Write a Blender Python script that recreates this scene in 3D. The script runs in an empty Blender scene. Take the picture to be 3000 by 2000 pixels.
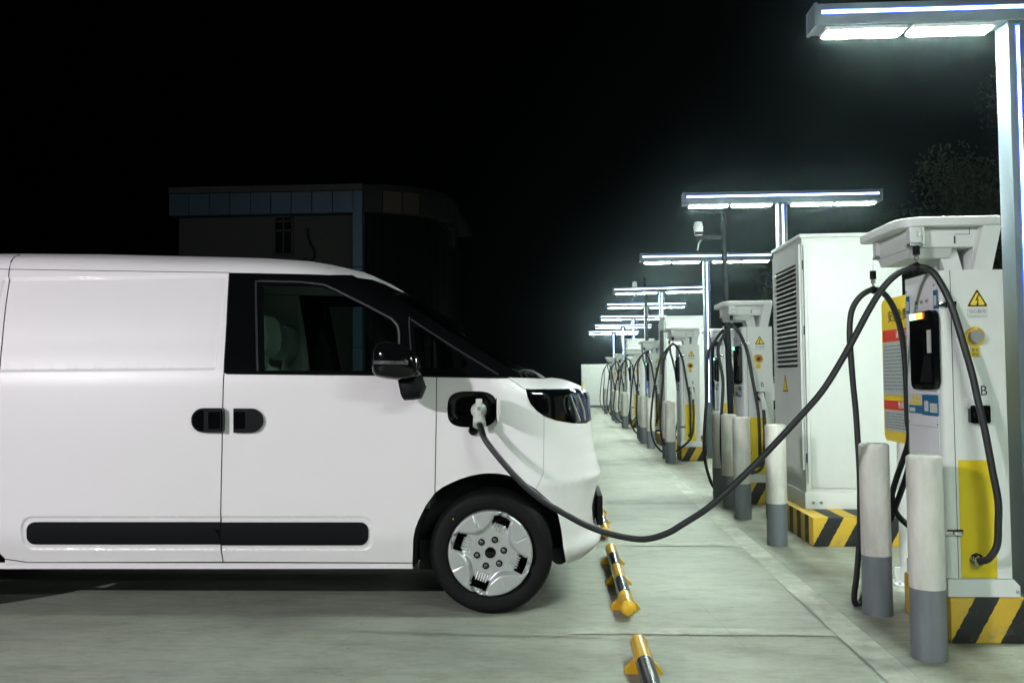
import bpy, bmesh, math, random
import numpy as np
from mathutils import Vector, Matrix
from mathutils.geometry import delaunay_2d_cdt
random.seed(7)
R = math.radians
scene = bpy.context.scene
COL = scene.collection

# ------------------------------------------------------------------ camera
FPX, CAMH = 2600.0, 1.23
def _n(v):
    v = np.array(v, float); return v/np.linalg.norm(v)
_Y = _n((141, -110, -FPX)); _X = _n((1, .0106, (141-110*.0106)/FPX)); _Z = np.cross(_X, _Y)
CM = np.array([_X, _Y, _Z])                       # camera axes -> world axes
cd = bpy.data.cameras.new('camera'); cam = bpy.data.objects.new('camera', cd); COL.objects.link(cam)
m4 = Matrix.Identity(4)
for i in range(3):
    for j in range(3): m4[i][j] = CM[i][j]
m4[2][3] = CAMH
cam.matrix_world = m4
cd.sensor_width = 36; cd.lens = 36*FPX/3000; cd.clip_end = 2000; cd.clip_start = .05
scene.camera = cam
# metres from the survey of the photograph (full-size pixels F, or pixels D of the 2352 px view)
def atY(px, py, Y):
    d = CM @ np.array([px-1500, 1000-py, -FPX]); p = d*Y/d[1]; return Vector((p[0], Y, p[2]+CAMH))
K = 3000/2352
def D(dx, dy, Y): return atY(dx*K, dy*K, Y)

# ------------------------------------------------------------------ sky, exposure
w = bpy.data.worlds.new('World'); scene.world = w; w.use_nodes = True
wn = w.node_tree.nodes; wl = w.node_tree.links
bg = wn['Background']
sky = wn.new('ShaderNodeTexSky'); sky.sky_type = 'NISHITA'; sky.sun_disc = False
sky.sun_elevation = R(-6); sky.sun_rotation = R(200)
wl.new(sky.outputs[0], bg.inputs[0]); bg.inputs[1].default_value = 0.02
scene.view_settings.view_transform = 'Standard'; scene.view_settings.look = 'None'
scene.view_settings.exposure = 0; scene.view_settings.gamma = 1
scene.cycles.use_light_tree = True
scene.cycles.volume_max_steps = 64

# ------------------------------------------------------------------ materials
MATS = {}
def mat(name, col, rough=.5, metal=0, var=0, vscale=6, coat=0, bump=0, bscale=60, emit=None, estr=0, spec=.5, stretch=None, var2=0):
    m = bpy.data.materials.new(name); m.use_nodes = True; MATS[name] = m
    nt = m.node_tree; N = nt.nodes; L = nt.links; b = N['Principled BSDF']
    b.inputs['Base Color'].default_value = (*col, 1)
    b.inputs['Roughness'].default_value = rough; b.inputs['Metallic'].default_value = metal
    b.inputs['Specular IOR Level'].default_value = spec
    if coat: b.inputs['Coat Weight'].default_value = coat; b.inputs['Coat Roughness'].default_value = .04
    if emit: b.inputs['Emission Color'].default_value = (*emit, 1); b.inputs['Emission Strength'].default_value = estr
    tc = N.new('ShaderNodeTexCoord')
    src = tc.outputs['Object']
    if stretch:
        mp = N.new('ShaderNodeMapping'); mp.inputs['Scale'].default_value = stretch; L.new(src, mp.inputs[0]); src = mp.outputs[0]
    if var:
        nz = N.new('ShaderNodeTexNoise'); nz.inputs['Scale'].default_value = vscale; nz.inputs['Detail'].default_value = 8
        nz.inputs['Roughness'].default_value = .65
        L.new(src, nz.inputs['Vector'])
        rp = N.new('ShaderNodeValToRGB'); e = rp.color_ramp.elements
        e[0].position = .3; e[1].position = .72
        e[0].color = (*[c*(1-var) for c in col], 1); e[1].color = (*[min(1, c*(1+var*.5)) for c in col], 1)
        L.new(nz.outputs[0], rp.inputs[0]); L.new(rp.outputs[0], b.inputs['Base Color'])
        mr = N.new('ShaderNodeMapRange'); mr.inputs[3].default_value = max(0, rough-.08); mr.inputs[4].default_value = min(1, rough+.12)
        L.new(nz.outputs[0], mr.inputs[0]); L.new(mr.outputs[0], b.inputs['Roughness'])
    if bump:
        n2 = N.new('ShaderNodeTexNoise'); n2.inputs['Scale'].default_value = bscale; n2.inputs['Detail'].default_value = 6
        L.new(src, n2.inputs['Vector'])
        bp = N.new('ShaderNodeBump'); bp.inputs['Strength'].default_value = bump; bp.inputs['Distance'].default_value = .004
        L.new(n2.outputs[0], bp.inputs['Height']); L.new(bp.outputs[0], b.inputs['Normal'])
    return m
def glass(name, tint, refl=1.0):
    m = bpy.data.materials.new(name); m.use_nodes = True; nt = m.node_tree; N = nt.nodes; L = nt.links
    N.remove(N['Principled BSDF']); out = N['Material Output']
    t = N.new('ShaderNodeBsdfTransparent'); t.inputs[0].default_value = (*tint, 1)
    g = N.new('ShaderNodeBsdfGlossy'); g.inputs['Roughness'].default_value = .02
    f = N.new('ShaderNodeFresnel'); f.inputs[0].default_value = 1.5
    mx = N.new('ShaderNodeMixShader'); L.new(f.outputs[0], mx.inputs[0]); L.new(t.outputs[0], mx.inputs[1]); L.new(g.outputs[0], mx.inputs[2])
    L.new(mx.outputs[0], out.inputs[0]); MATS[name] = m; return m
def emis(name, col, s):
    m = bpy.data.materials.new(name); m.use_nodes = True; nt = m.node_tree; N = nt.nodes; L = nt.links
    N.remove(N['Principled BSDF']); e = N.new('ShaderNodeEmission'); e.inputs[0].default_value = (*col, 1); e.inputs[1].default_value = s
    L.new(e.outputs[0], N['Material Output'].inputs[0]); MATS[name] = m; return m

M_VAN = mat('van_white_paint', (.83, .80, .83), .38, 0, coat=.30)
M_BLK = mat('gloss_black', (.003, .0035, .004), .08, spec=.35)
M_PLA = mat('black_plastic', (.006, .0065, .008), .55, bump=.2, bscale=400, spec=.12)
M_DRK = mat('dark_interior', (.006, .008, .008), .8)
M_DASH = mat('cab_plastic', (.045, .06, .052), .7)
M_SEAM = mat('seam_dark', (.02, .02, .025), .7)
M_TRIM = mat('grey_rubber_trim', (.028, .028, .034), .35)
M_RUB = mat('tyre_rubber', (.006, .006, .007), .62, var=.3, vscale=14, bump=.3, bscale=120, spec=.2)
M_SILV = mat('silver_hubcap', (.60, .62, .63), .36, .62, coat=.2)
M_NUT = mat('lug_nut_steel', (.12, .13, .14), .3, .8)
M_SEAT = mat('seat_fabric', (.38, .42, .39), .85, bump=.4, bscale=300)
M_GLS = glass('tinted_glass', (.60, .74, .67))
M_WSH = glass('windscreen_glass', (.55, .72, .64))
M_LENS = glass('clear_lens', (.80, .83, .85))
M_CHR = mat('chrome', (.6, .6, .6), .12, 1)
M_STE = mat('zinc_steel', (.42, .43, .45), .3, .9, var=.25, vscale=40)
M_WHT = mat('white_powder_coat', (.66, .69, .68), .42, var=.05, vscale=9, bump=.12, bscale=500)
M_WH2 = mat('light_grey_panel', (.74, .75, .79), .40, var=.05, vscale=9)
M_YEL = mat('yellow_panel', (.68, .52, .01), .42, var=.06, vscale=12)
M_DBLU = mat('lamp_grey_metal', (.15, .185, .22), .42, .2, var=.12, vscale=8)
M_GREY = mat('grey_paint', (.15, .17, .19), .5, var=.25, vscale=10, bump=.3, bscale=90, stretch=(1, 1, .25))
M_BOL = mat('white_bollard_paint', (.62, .61, .57), .5, var=.26, vscale=11, bump=.4, bscale=60, stretch=(1, 1, .3))
M_CAB = mat('black_cable_rubber', (.011, .0125, .0155), .42, var=.35, vscale=30, bump=.3, bscale=90)
M_PLUG = mat('connector_white', (.62, .66, .62), .35, var=.06)
M_BLUE = mat('blue_label', (.01, .13, .28), .4)
M_WLAB = mat('white_label', (.6, .62, .62), .45)
M_SGRY = mat('sign_grey', (.42, .46, .47), .5)
M_SYEL = mat('sign_yellow', (.80, .58, .04), .45)
M_SRED = mat('sign_red', (.62, .05, .04), .45)
M_TXT = mat('ink_black', (.015, .015, .015), .6)
M_TXG = mat('ink_grey', (.22, .24, .25), .6)
M_TXW = mat('ink_white', (.8, .8, .78), .6)
M_RED = mat('stop_red', (.35, .03, .03), .35, coat=.5)
M_LAMP = emis('lamp_panel_light', (.85, 1.0, .89), 360)
M_LED = emis('led_strip_core', (.72, .80, 1.0), 9)
M_LEDB = emis('led_strip_blue', (.02, .10, 1.0), 2.6)
M_GRN = emis('green_status', (.25, 1, .5), 5)
M_ORG = emis('orange_status', (1, .38, .08), 3.5)
M_GRND = emis('green_small', (.1, 1, .4), 4)

def stripes(name, ax, period, duty, a, b, slant=0.0, worn=.5, off=0):
    """painted bands along x+slant*z (ax 'x'), y+slant*z (ax 'y') or plain object z"""
    m = bpy.data.materials.new(name); m.use_nodes = True; nt = m.node_tree; N = nt.nodes; L = nt.links; p = N['Principled BSDF']
    tc = N.new('ShaderNodeTexCoord'); sp = N.new('ShaderNodeSeparateXYZ'); L.new(tc.outputs['Object'], sp.inputs[0])
    def math_(op, x, y=None, v=None):
        n = N.new('ShaderNodeMath'); n.operation = op; L.new(x, n.inputs[0])
        if y is not None: L.new(y, n.inputs[1])
        if v is not None: n.inputs[1].default_value = v
        return n.outputs[0]
    geo = None
    if ax == 'xy':
        s = math_('ADD', sp.outputs[0], sp.outputs[1])
    else:
        s = sp.outputs['xyz'.index(ax)]
    zz = math_('MULTIPLY', sp.outputs[2], v=-slant); s = math_('ADD', s, zz)
    nz = N.new('ShaderNodeTexNoise'); nz.inputs['Scale'].default_value = 45; nz.inputs['Detail'].default_value = 5; L.new(tc.outputs['Object'], nz.inputs['Vector'])
    j = math_('SUBTRACT', nz.outputs[0], v=.5); j = math_('MULTIPLY', j, v=.012*worn*2); s = math_('ADD', s, j); s = math_('ADD', s, v=off+100*period)
    s = math_('DIVIDE', s, v=period); s = math_('FRACT', s); k = math_('GREATER_THAN', s, v=duty)
    mx = N.new('ShaderNodeMix'); mx.data_type = 'RGBA'; L.new(k, mx.inputs[0]); mx.inputs[6].default_value = (*a, 1); mx.inputs[7].default_value = (*b, 1)
    n2 = N.new('ShaderNodeTexNoise'); n2.inputs['Scale'].default_value = 9; n2.inputs['Detail'].default_value = 9; n2.inputs['Roughness'].default_value = .7; L.new(tc.outputs['Object'], n2.inputs['Vector'])
    rp = N.new('ShaderNodeValToRGB'); rp.color_ramp.elements[0].position = .60-.1*worn; rp.color_ramp.elements[1].position = .80
    rp.color_ramp.elements[1].color = (worn, worn, worn, 1); L.new(n2.outputs[0], rp.inputs[0])
    m2 = N.new('ShaderNodeMix'); m2.data_type = 'RGBA'; L.new(rp.outputs[0], m2.inputs[0]); L.new(mx.outputs[2], m2.inputs[6]); m2.inputs[7].default_value = (.16, .16, .13, 1)
    L.new(m2.outputs[2], p.inputs['Base Color']); p.inputs['Roughness'].default_value = .55
    bp = N.new('ShaderNodeBump'); bp.inputs['Strength'].default_value = .35*worn+.1; bp.inputs['Distance'].default_value = .006; L.new(n2.outputs[0], bp.inputs['Height']); L.new(bp.outputs[0], p.inputs['Normal'])
    return m
YC, BC = (.56, .37, .03), (.012, .013, .014)
M_HAZ = stripes('hazard_paint', 'x', .221, .5, YC, BC, slant=.56, worn=.75, off=.1155)
M_HAZY = stripes('hazard_paint_end', 'y', .22, .5, YC, BC, slant=.0, worn=.75)
M_TUBE = stripes('wheel_stop_bands', 'y', .70, .5, (.02, .022, .024), (.62, .36, .03), worn=.35, off=-.26)
M_TUBE.node_tree.nodes['Principled BSDF'].inputs['Roughness'].default_value = .22

# ------------------------------------------------------------------ mesh helpers
class MB:
    def __init__(s): s.v = []; s.f = []; s.m = []; s.sm = []
    def add(s, vs, fs, mi=0, smooth=False):
        o = len(s.v); s.v += [tuple(v) for v in vs]
        for f in fs: s.f.append([o+i for i in f]); s.m.append(mi); s.sm.append(smooth)
        return s
    def box(s, x0, x1, y0, y1, z0, z1, mi=0, bev=0):
        if bev:
            bm = bmesh.new(); bmesh.ops.create_cube(bm, size=1)
            for v in bm.verts: v.co = Vector(((x0+x1)/2+v.co.x*(x1-x0), (y0+y1)/2+v.co.y*(y1-y0), (z0+z1)/2+v.co.z*(z1-z0)))
            bmesh.ops.bevel(bm, geom=bm.edges[:], offset=bev, segments=2, profile=.6, affect='EDGES')
            bm.verts.index_update(); s.add([v.co[:] for v in bm.verts], [[v.index for v in f.verts] for f in bm.faces], mi); bm.free(); return s
        v = [(x, y, z) for z in (z0, z1) for y in (y0, y1) for x in (x0, x1)]
        return s.add(v, [[0, 2, 3, 1], [4, 5, 7, 6], [0, 1, 5, 4], [2, 6, 7, 3], [0, 4, 6, 2], [1, 3, 7, 5]], mi)
    def prism(s, pts, axis, a, b, mi=0, smooth=False):
        """pts 2-D outline; axis 'y': pts=(x,z) extruded y a..b; 'x': pts=(y,z); 'z': pts=(x,y)"""
        def P(p, t):
            return {'y': (p[0], t, p[1]), 'x': (t, p[0], p[1]), 'z': (p[0], p[1], t)}[axis]
        n = len(pts); v = [P(p, a) for p in pts]+[P(p, b) for p in pts]
        s.add(v, [[i, (i+1) % n, n+(i+1) % n, n+i] for i in range(n)], mi, smooth)
        s.add([P(p, a) for p in pts], [list(range(n))], mi); s.add([P(p, b) for p in pts], [list(range(n))[::-1]], mi)
        return s
    def tube(s, pts, r, mi=0, n=12, cap=True, smooth=True):
        pts = [Vector(p) for p in pts]; rs = r if isinstance(r, (list, tuple)) else [r]*len(pts)
        vs = []; up = None
        for i, p in enumerate(pts):
            t = (pts[min(i+1, len(pts)-1)]-pts[max(i-1, 0)]).normalized()
            if up is None:
                up = Vector((0, 0, 1)) if abs(t.z) < .9 else Vector((1, 0, 0))
            a = t.cross(up).normalized(); up = a.cross(t).normalized()
            for k in range(n):
                th = 2*math.pi*k/n; vs.append(p+(a*math.cos(th)+up*math.sin(th))*rs[i])
        fs = [[i*n+k, i*n+(k+1) % n, (i+1)*n+(k+1) % n, (i+1)*n+k] for i in range(len(pts)-1) for k in range(n)]
        s.add(vs, fs, mi, smooth)
        if cap:
            s.add(vs[:n], [list(range(n))[::-1]], mi); s.add(vs[-n:], [list(range(n))], mi)
        return s
    def cyl(s, p0, p1, r, mi=0, n=24, smooth=True): return s.tube([p0, p1], r, mi, n, True, smooth)
    def lathe(s, prof, c, axis='z', mi=0, n=40, smooth=True):
        """prof list of (r, h) along axis from c"""
        vs = []
        for r, h in prof:
            for k in range(n):
                t = 2*math.pi*k/n; a, b = r*math.cos(t), r*math.sin(t)
                vs.append({'z': (c[0]+a, c[1]+b, c[2]+h), 'y': (c[0]+a, c[1]+h, c[2]+b), 'x': (c[0]+h, c[1]+a, c[2]+b)}[axis])
        fs = [[i*n+k, i*n+(k+1) % n, (i+1)*n+(k+1) % n, (i+1)*n+k] for i in range(len(prof)-1) for k in range(n)]
        return s.add(vs, fs, mi, smooth)
    def build(s, name, mats, parent=None, loc=None, bevel=0, recalc=True):
        me = bpy.data.meshes.new(name); me.from_pydata(s.v, [], s.f)
        if not isinstance(mats, (list, tuple)): mats = [mats]
        for m in mats: me.materials.append(m)
        me.polygons.foreach_set('material_index', s.m); me.polygons.foreach_set('use_smooth', s.sm)
        bm = bmesh.new(); bm.from_mesh(me); bmesh.ops.remove_doubles(bm, verts=bm.verts, dist=1e-5)
        if recalc: bmesh.ops.recalc_face_normals(bm, faces=bm.faces)
        bm.to_mesh(me); bm.free()
        try: me.set_sharp_from_angle(angle=R(38))
        except Exception: pass
        o = bpy.data.objects.new(name, me); COL.objects.link(o)
        if parent: o.parent = parent
        if loc: o.location = loc
        if bevel:
            md = o.modifiers.new('bevel', 'BEVEL'); md.width = bevel; md.segments = 2; md.limit_method = 'ANGLE'; md.angle_limit = R(40)
        return o
def tag(o, label=None, cat=None, group=None, kind=None):
    if label: o['label'] = label
    if cat: o['category'] = cat
    if group: o['group'] = group
    if kind: o['kind'] = kind
    return o
def empty(name, loc=(0, 0, 0), **k):
    o = bpy.data.objects.new(name, None); COL.objects.link(o); o.location = loc; o.empty_display_size = .2; return tag(o, **k)
def copy_tree(o, parent=None, loc=None, skip=()):
    c = o.copy(); COL.objects.link(c); c.parent = parent
    if loc is not None: c.location = loc
    for ch in list(o.children):
        if ch.name.split('.')[0] in skip: continue
        copy_tree(ch, c)
    return c
def rrect(x0, x1, z0, z1, r, n=6):
    out = []
    for cx, cz, a in ((x1-r, z1-r, 0), (x0+r, z1-r, 90), (x0+r, z0+r, 180), (x1-r, z0+r, 270)):
        for k in range(n+1):
            t = R(a+90*k/n); out.append((cx+r*math.cos(t), cz+r*math.sin(t)))
    return out
def spline(pts, sub=8):
    P = [Vector(p) for p in pts]; P = [2*P[0]-P[1]]+P+[2*P[-1]-P[-2]]; out = []
    for i in range(1, len(P)-2):
        for k in range(sub):
            t = k/sub; a, b, c, d = P[i-1:i+3]
            out.append(.5*((2*b)+(c-a)*t+(2*a-5*b+4*c-d)*t*t+(-a+3*b-3*c+d)*t*t*t))
    out.append(P[-2]); return out
def text_mb(txt, size, mats, name, parent, loc, rot, align='CENTER', ext=.0006, sx=1.0):
    c = bpy.data.curves.new('t', 'FONT'); c.body = txt; c.size = size; c.align_x = align; c.align_y = 'CENTER'; c.extrude = ext; c.resolution_u = 3
    t = bpy.data.objects.new('t', c); COL.objects.link(t); dg = bpy.context.evaluated_depsgraph_get()
    me = bpy.data.meshes.new_from_object(t.evaluated_get(dg)); bpy.data.objects.remove(t)
    me.materials.clear(); me.materials.append(mats)
    o = bpy.data.objects.new(name, me); COL.objects.link(o); o.parent = parent; o.location = loc; o.rotation_euler = rot; o.scale = (sx, 1, 1); return o
ROT_CAM = (R(90), 0, 0)              # text that reads from -Y
ROT_LEFT = (R(90), 0, R(-90))        # text that reads from -X

# ------------------------------------------------------------------ ground
def ground():
    m = bpy.data.materials.new('worn_concrete'); m.use_nodes = True; nt = m.node_tree; N = nt.nodes; L = nt.links; p = N['Principled BSDF']
    tc = N.new('ShaderNodeTexCoord')
    def noise(scale, det=8, rough=.6, st=(1, 1, 1)):
        mp = N.new('ShaderNodeMapping'); mp.inputs['Scale'].default_value = st; L.new(tc.outputs['Object'], mp.inputs[0])
        n = N.new('ShaderNodeTexNoise'); n.inputs['Scale'].default_value = scale; n.inputs['Detail'].default_value = det; n.inputs['Roughness'].default_value = rough; L.new(mp.outputs[0], n.inputs['Vector']); return n
    def ramp(src, stops):
        r = N.new('ShaderNodeValToRGB'); e = r.color_ramp.elements
        while len(e) < len(stops): e.new(.5)
        for i, (q, c) in enumerate(stops): e[i].position = q; e[i].color = (*c, 1)
        L.new(src, r.inputs[0]); return r.outputs[0]
    base = ramp(noise(.9, 10, .68, (1, 1.6, 1)).outputs[0], [(.30, (.29, .31, .26)), (.46, (.365, .39, .33)), (.56, (.385, .41, .345)), (.72, (.43, .45, .385))])
    def mul(a, b, f=1.0):
        x = N.new('ShaderNodeMix'); x.data_type = 'RGBA'; x.blend_type = 'MULTIPLY'; x.inputs[0].default_value = f; L.new(a, x.inputs[6]); L.new(b, x.inputs[7]); return x.outputs[2]
    brush = ramp(noise(2.6, 9, .72, (1, 2.6, 1)).outputs[0], [(.34, (.70, .72, .70)), (.50, (.96, .96, .96)), (.60, (1, 1, 1))])
    c = mul(base, brush, .8)
    stain = ramp(noise(.55, 6, .6).outputs[0], [(.36, (.55, .52, .48)), (.50, (1, 1, 1))]); c = mul(c, stain, .4)
    fine = ramp(noise(9, 9, .75, (1, 2.5, 1)).outputs[0], [(.35, (.74, .75, .72)), (.55, (1, 1, 1))]); c = mul(c, fine, .75)
    grain = ramp(noise(70, 3, .8).outputs[0], [(.3, (.80, .80, .80)), (.7, (1, 1, 1))]); c = mul(c, grain, .6)
    vo = N.new('ShaderNodeTexVoronoi'); vo.feature = 'DISTANCE_TO_EDGE'; vo.inputs['Scale'].default_value = .42
    wv = noise(1.7, 6, .7); ad = N.new('ShaderNodeMix'); ad.data_type = 'RGBA'; ad.inputs[0].default_value = .22; L.new(tc.outputs['Object'], ad.inputs[6]); L.new(wv.outputs[1], ad.inputs[7]); L.new(ad.outputs[2], vo.inputs['Vector'])
    crk = ramp(vo.outputs[0], [(.0, (.45, .44, .42)), (.0025, (1, 1, 1))]); c = mul(c, crk, .16)
    spk = N.new('ShaderNodeTexVoronoi'); spk.inputs['Scale'].default_value = 5.5; L.new(tc.outputs['Object'], spk.inputs['Vector'])
    sp = ramp(spk.outputs[0], [(.035, (.5, .48, .45)), (.06, (1, 1, 1))]); c = mul(c, sp, .6)
    # dirt gathered along the charger island
    sx = N.new('ShaderNodeSeparateXYZ'); L.new(tc.outputs['Object'], sx.inputs[0])
    m1 = N.new('ShaderNodeMath'); m1.operation = 'SUBTRACT'; L.new(sx.outputs[0], m1.inputs[0]); m1.inputs[1].default_value = 1.72
    m2 = N.new('ShaderNodeMath'); m2.operation = 'ABSOLUTE'; L.new(m1.outputs[0], m2.inputs[0])
    m3 = N.new('ShaderNodeMapRange'); m3.inputs[1].default_value = .10; m3.inputs[2].default_value = .34; m3.inputs[3].default_value = 1; m3.inputs[4].default_value = 0; L.new(m2.outputs[0], m3.inputs[0])
    m4 = N.new('ShaderNodeMath'); m4.operation = 'MULTIPLY'; L.new(m3.outputs[0], m4.inputs[0]); L.new(noise(3.2, 8, .7).outputs[0], m4.inputs[1])
    dirt = ramp(m4.outputs[0], [(.22, (1, 1, 1)), (.55, (.50, .45, .38))]); c = mul(c, dirt, .85)
    grit = ramp(noise(190, 2, .9).outputs[0], [(.36, (.66, .66, .64)), (.47, (1, 1, 1))]); c = mul(c, grit, .7)
    L.new(c, p.inputs['Base Color'])
    rr = N.new('ShaderNodeMapRange'); L.new(noise(1.3, 6).outputs[0], rr.inputs[0]); rr.inputs[3].default_value = .38; rr.inputs[4].default_value = .72; L.new(rr.outputs[0], p.inputs['Roughness'])
    bp = N.new('ShaderNodeBump'); bp.inputs['Strength'].default_value = .25; bp.inputs['Distance'].default_value = .006
    L.new(noise(38, 8, .7).outputs[0], bp.inputs['Height']); L.new(bp.outputs[0], p.inputs['Normal'])
    o = MB().add([(-78, -38, 0), (78, -38, 0), (78, 118, 0), (-78, 118, 0)], [[0, 1, 2, 3]]).build('ground', m); tag(o, kind='structure')
    # worn lines: long line before the chargers, bay lines across
    mk = mat('worn_line_paint', (.42, .44, .375), .6, var=.45, vscale=5, bump=.2, bscale=50)
    b = MB()
    def strip(x0, x1, y0, y1):
        b.add([(x0, y0, .004), (x1, y0, .004), (x1, y1, .004), (x0, y1, .004)], [[0, 1, 2, 3]])
    strip(1.30, 1.445, -6, 46)
    for k in range(-2, 16):
        y = 4.40+2.27*k; strip(.02, 1.298, y-.055, y+.055)
    tag(b.build('road_markings', mk), kind='structure')
    # joints beside the line
    jm = mat('joint_dark', (.29, .30, .255), .9, var=.4, vscale=9)
    j = MB(); random.seed(3)
    def wig(x0, y0, x1, y1, wd=.004, am=.012):
        n = max(4, int(math.hypot(x1-x0, y1-y0)*6)); L_ = []; dx, dy = x1-x0, y1-y0; l = math.hypot(dx, dy); nx, ny = -dy/l, dx/l
        o_ = 0
        for i in range(n+1):
            t = i/n; o_ = o_*.8+random.uniform(-am, am)*.5; L_.append((x0+dx*t+nx*o_, y0+dy*t+ny*o_))
        for a, c_ in zip(L_[:-1], L_[1:]):
            j.add([(a[0]-nx*wd/2, a[1]-ny*wd/2, .0075), (c_[0]-nx*wd/2, c_[1]-ny*wd/2, .0075), (c_[0]+nx*wd/2, c_[1]+ny*wd/2, .0075), (a[0]+nx*wd/2, a[1]+ny*wd/2, .0075)], [[0, 1, 2, 3]])
    wig(1.298, 2.5, 1.298, 36, .0028, .006); wig(1.448, 2.5, 1.448, 36, .0024, .010)
    for k in range(0, 14):
        y = 4.40+2.27*k; wig(-.2, y-.057, 1.29, y-.057, .0018, .010)
    wig(.55, 4.4, 1.0, 3.9, .003); wig(.75, 4.9, .85, 4.1, .003, .03)
    wig(1.45, 6.2, 1.9, 5.9, .003, .02)
    tag(j.build('ground_joints', jm), kind='structure')
ground()

# ------------------------------------------------------------------ lamps
LY = [4.62, 9.3, 13.85, 18.75, 22.7, 27.2, 31.6, 35.9]
LX = [2.362, 2.33, 2.29, 2.20, 2.21, 2.25, 2.25, 2.17]
def make_lamp():
    r = empty('station_lamp', (2.30, 0, 0))
    # local x = X-2.30, y from front face
    f = MB().box(-.045, .045, 0, .138, 0, 3.050, bev=.004); f.box(-.10, .10, -.03, .17, 0, .02, bev=.003)
    for a, b_ in ((-.08, -.01), (.08, -.01), (-.08, .16), (.08, .16)): f.cyl((a, b_, .02), (a, b_, .045), .012, n=8)
    f.build('post', M_DBLU, r)
    MB().box(-1.005, 1.005, -.005, .145, 3.052, 3.166, bev=.003).box(-1.022, -1.006, -.010, .150, 3.048, 3.170).box(1.006, 1.022, -.010, .150, 3.048, 3.170).build('crossbeam', M_DBLU, r)
    for x0, x1 in ((-.960, -.545), (-.515, -.095), (.105, .525), (.555, .970)):
        h = MB().box(x0, x1, .010, .130, 3.032, 3.0515, bev=.003).build('light_panel', M_WHT, r)
        g = MB()
        xm = (x0+x1)/2
        for a, b_ in ((x0+.015, xm-.008), (xm+.008, x1-.015)): g.box(a, b_, .020, .120, 3.026, 3.033)
        g.build('lit_diffuser', M_LAMP, h)
    MB().box(-.985, .985, -.0085, -.0055, 3.108, 3.134, 0).box(-.985, .985, -.0112, -.0086, 3.112, 3.127, 1).build('led_strip', [M_LEDB, M_LED], r)
    MB().box(-.012, .012, -.0036, -.0006, .85, 3.03, 0).box(-.0065, .0065, -.0062, -.0037, .86, 3.02, 1).build('led_strip', [M_LEDB, M_LED], r)
    MB().box(-.03, .03, -.006, -.0005, .52, .68, bev=.002).build('access_cover', M_GREY, r)
    return r
lamp0 = make_lamp()
LLAB = ['nearest T-shaped station lamp, its post behind the first charger', 'second T-shaped station lamp, standing behind the first louvred cabinet',
 'third T-shaped station lamp, its glowing post right of the third charger', 'fourth T-shaped station lamp from the camera, tilted bar crossing the third post',
 'fifth T-shaped station lamp counted from the camera', 'sixth T-shaped station lamp counted from the camera', 'seventh T-shaped station lamp, second farthest in the row', 'farthest and smallest T-shaped station lamp in the row']
lamps = []
for k, y in enumerate(LY+[LY[0]-4.54, LY[0]-9.08]):
    o = lamp0 if k == 0 else copy_tree(lamp0)
    o.location = (LX[k] if k < 8 else 2.36, y, 0); lamps.append(o)
    tag(o, LLAB[k] if k < 8 else ['T-shaped station lamp beside the camera, outside the picture', 'T-shaped station lamp behind the camera, outside the picture'][k-8], 'lamp post', 'T-shaped lamps along the chargers')
lamps[3].rotation_euler = (0, R(-.9), 0)

# tall area lights of the yard, behind the camera
def make_flood(name, x, y, z, tx, ty, tz, st, col, lab, size=(.7, .5)):
    r = empty(name, (x, y, 0)); tag(r, lab, 'lamp post', 'tall floodlight poles')
    MB().lathe([(.11, 0), (.11, .02), (.07, .03), (.045, z-.02), (0, z-.02)], (0, 0, 0)).build('pole', M_DBLU, r)
    d = Vector((tx-x, ty-y, tz-z)).normalized(); q = d.to_track_quat('-Z', 'Y')
    h = MB().box(-size[0]/2-.03, size[0]/2+.03, -size[1]/2-.03, size[1]/2+.03, 0.004, .10, bev=.01).build('lamp_head', M_DBLU, r)
    h.rotation_mode = 'QUATERNION'; h.rotation_quaternion = q; h.location = (0, 0, z)
    e = emis('flood_light', col, st)
    MB().add([(-size[0]/2, -size[1]/2, 0), (size[0]/2, -size[1]/2, 0), (size[0]/2, size[1]/2, 0), (-size[0]/2, size[1]/2, 0)], [[3, 2, 1, 0]]).build('lit_diffuser', e, h)
    return r
make_flood('floodlight_pole', -7.4, -3.6, 4.2, -.8, 4.6, 1.0, 3300, (1.0, .965, 1.0), 'tall floodlight pole behind the camera on the left', (.33, .24))

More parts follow.
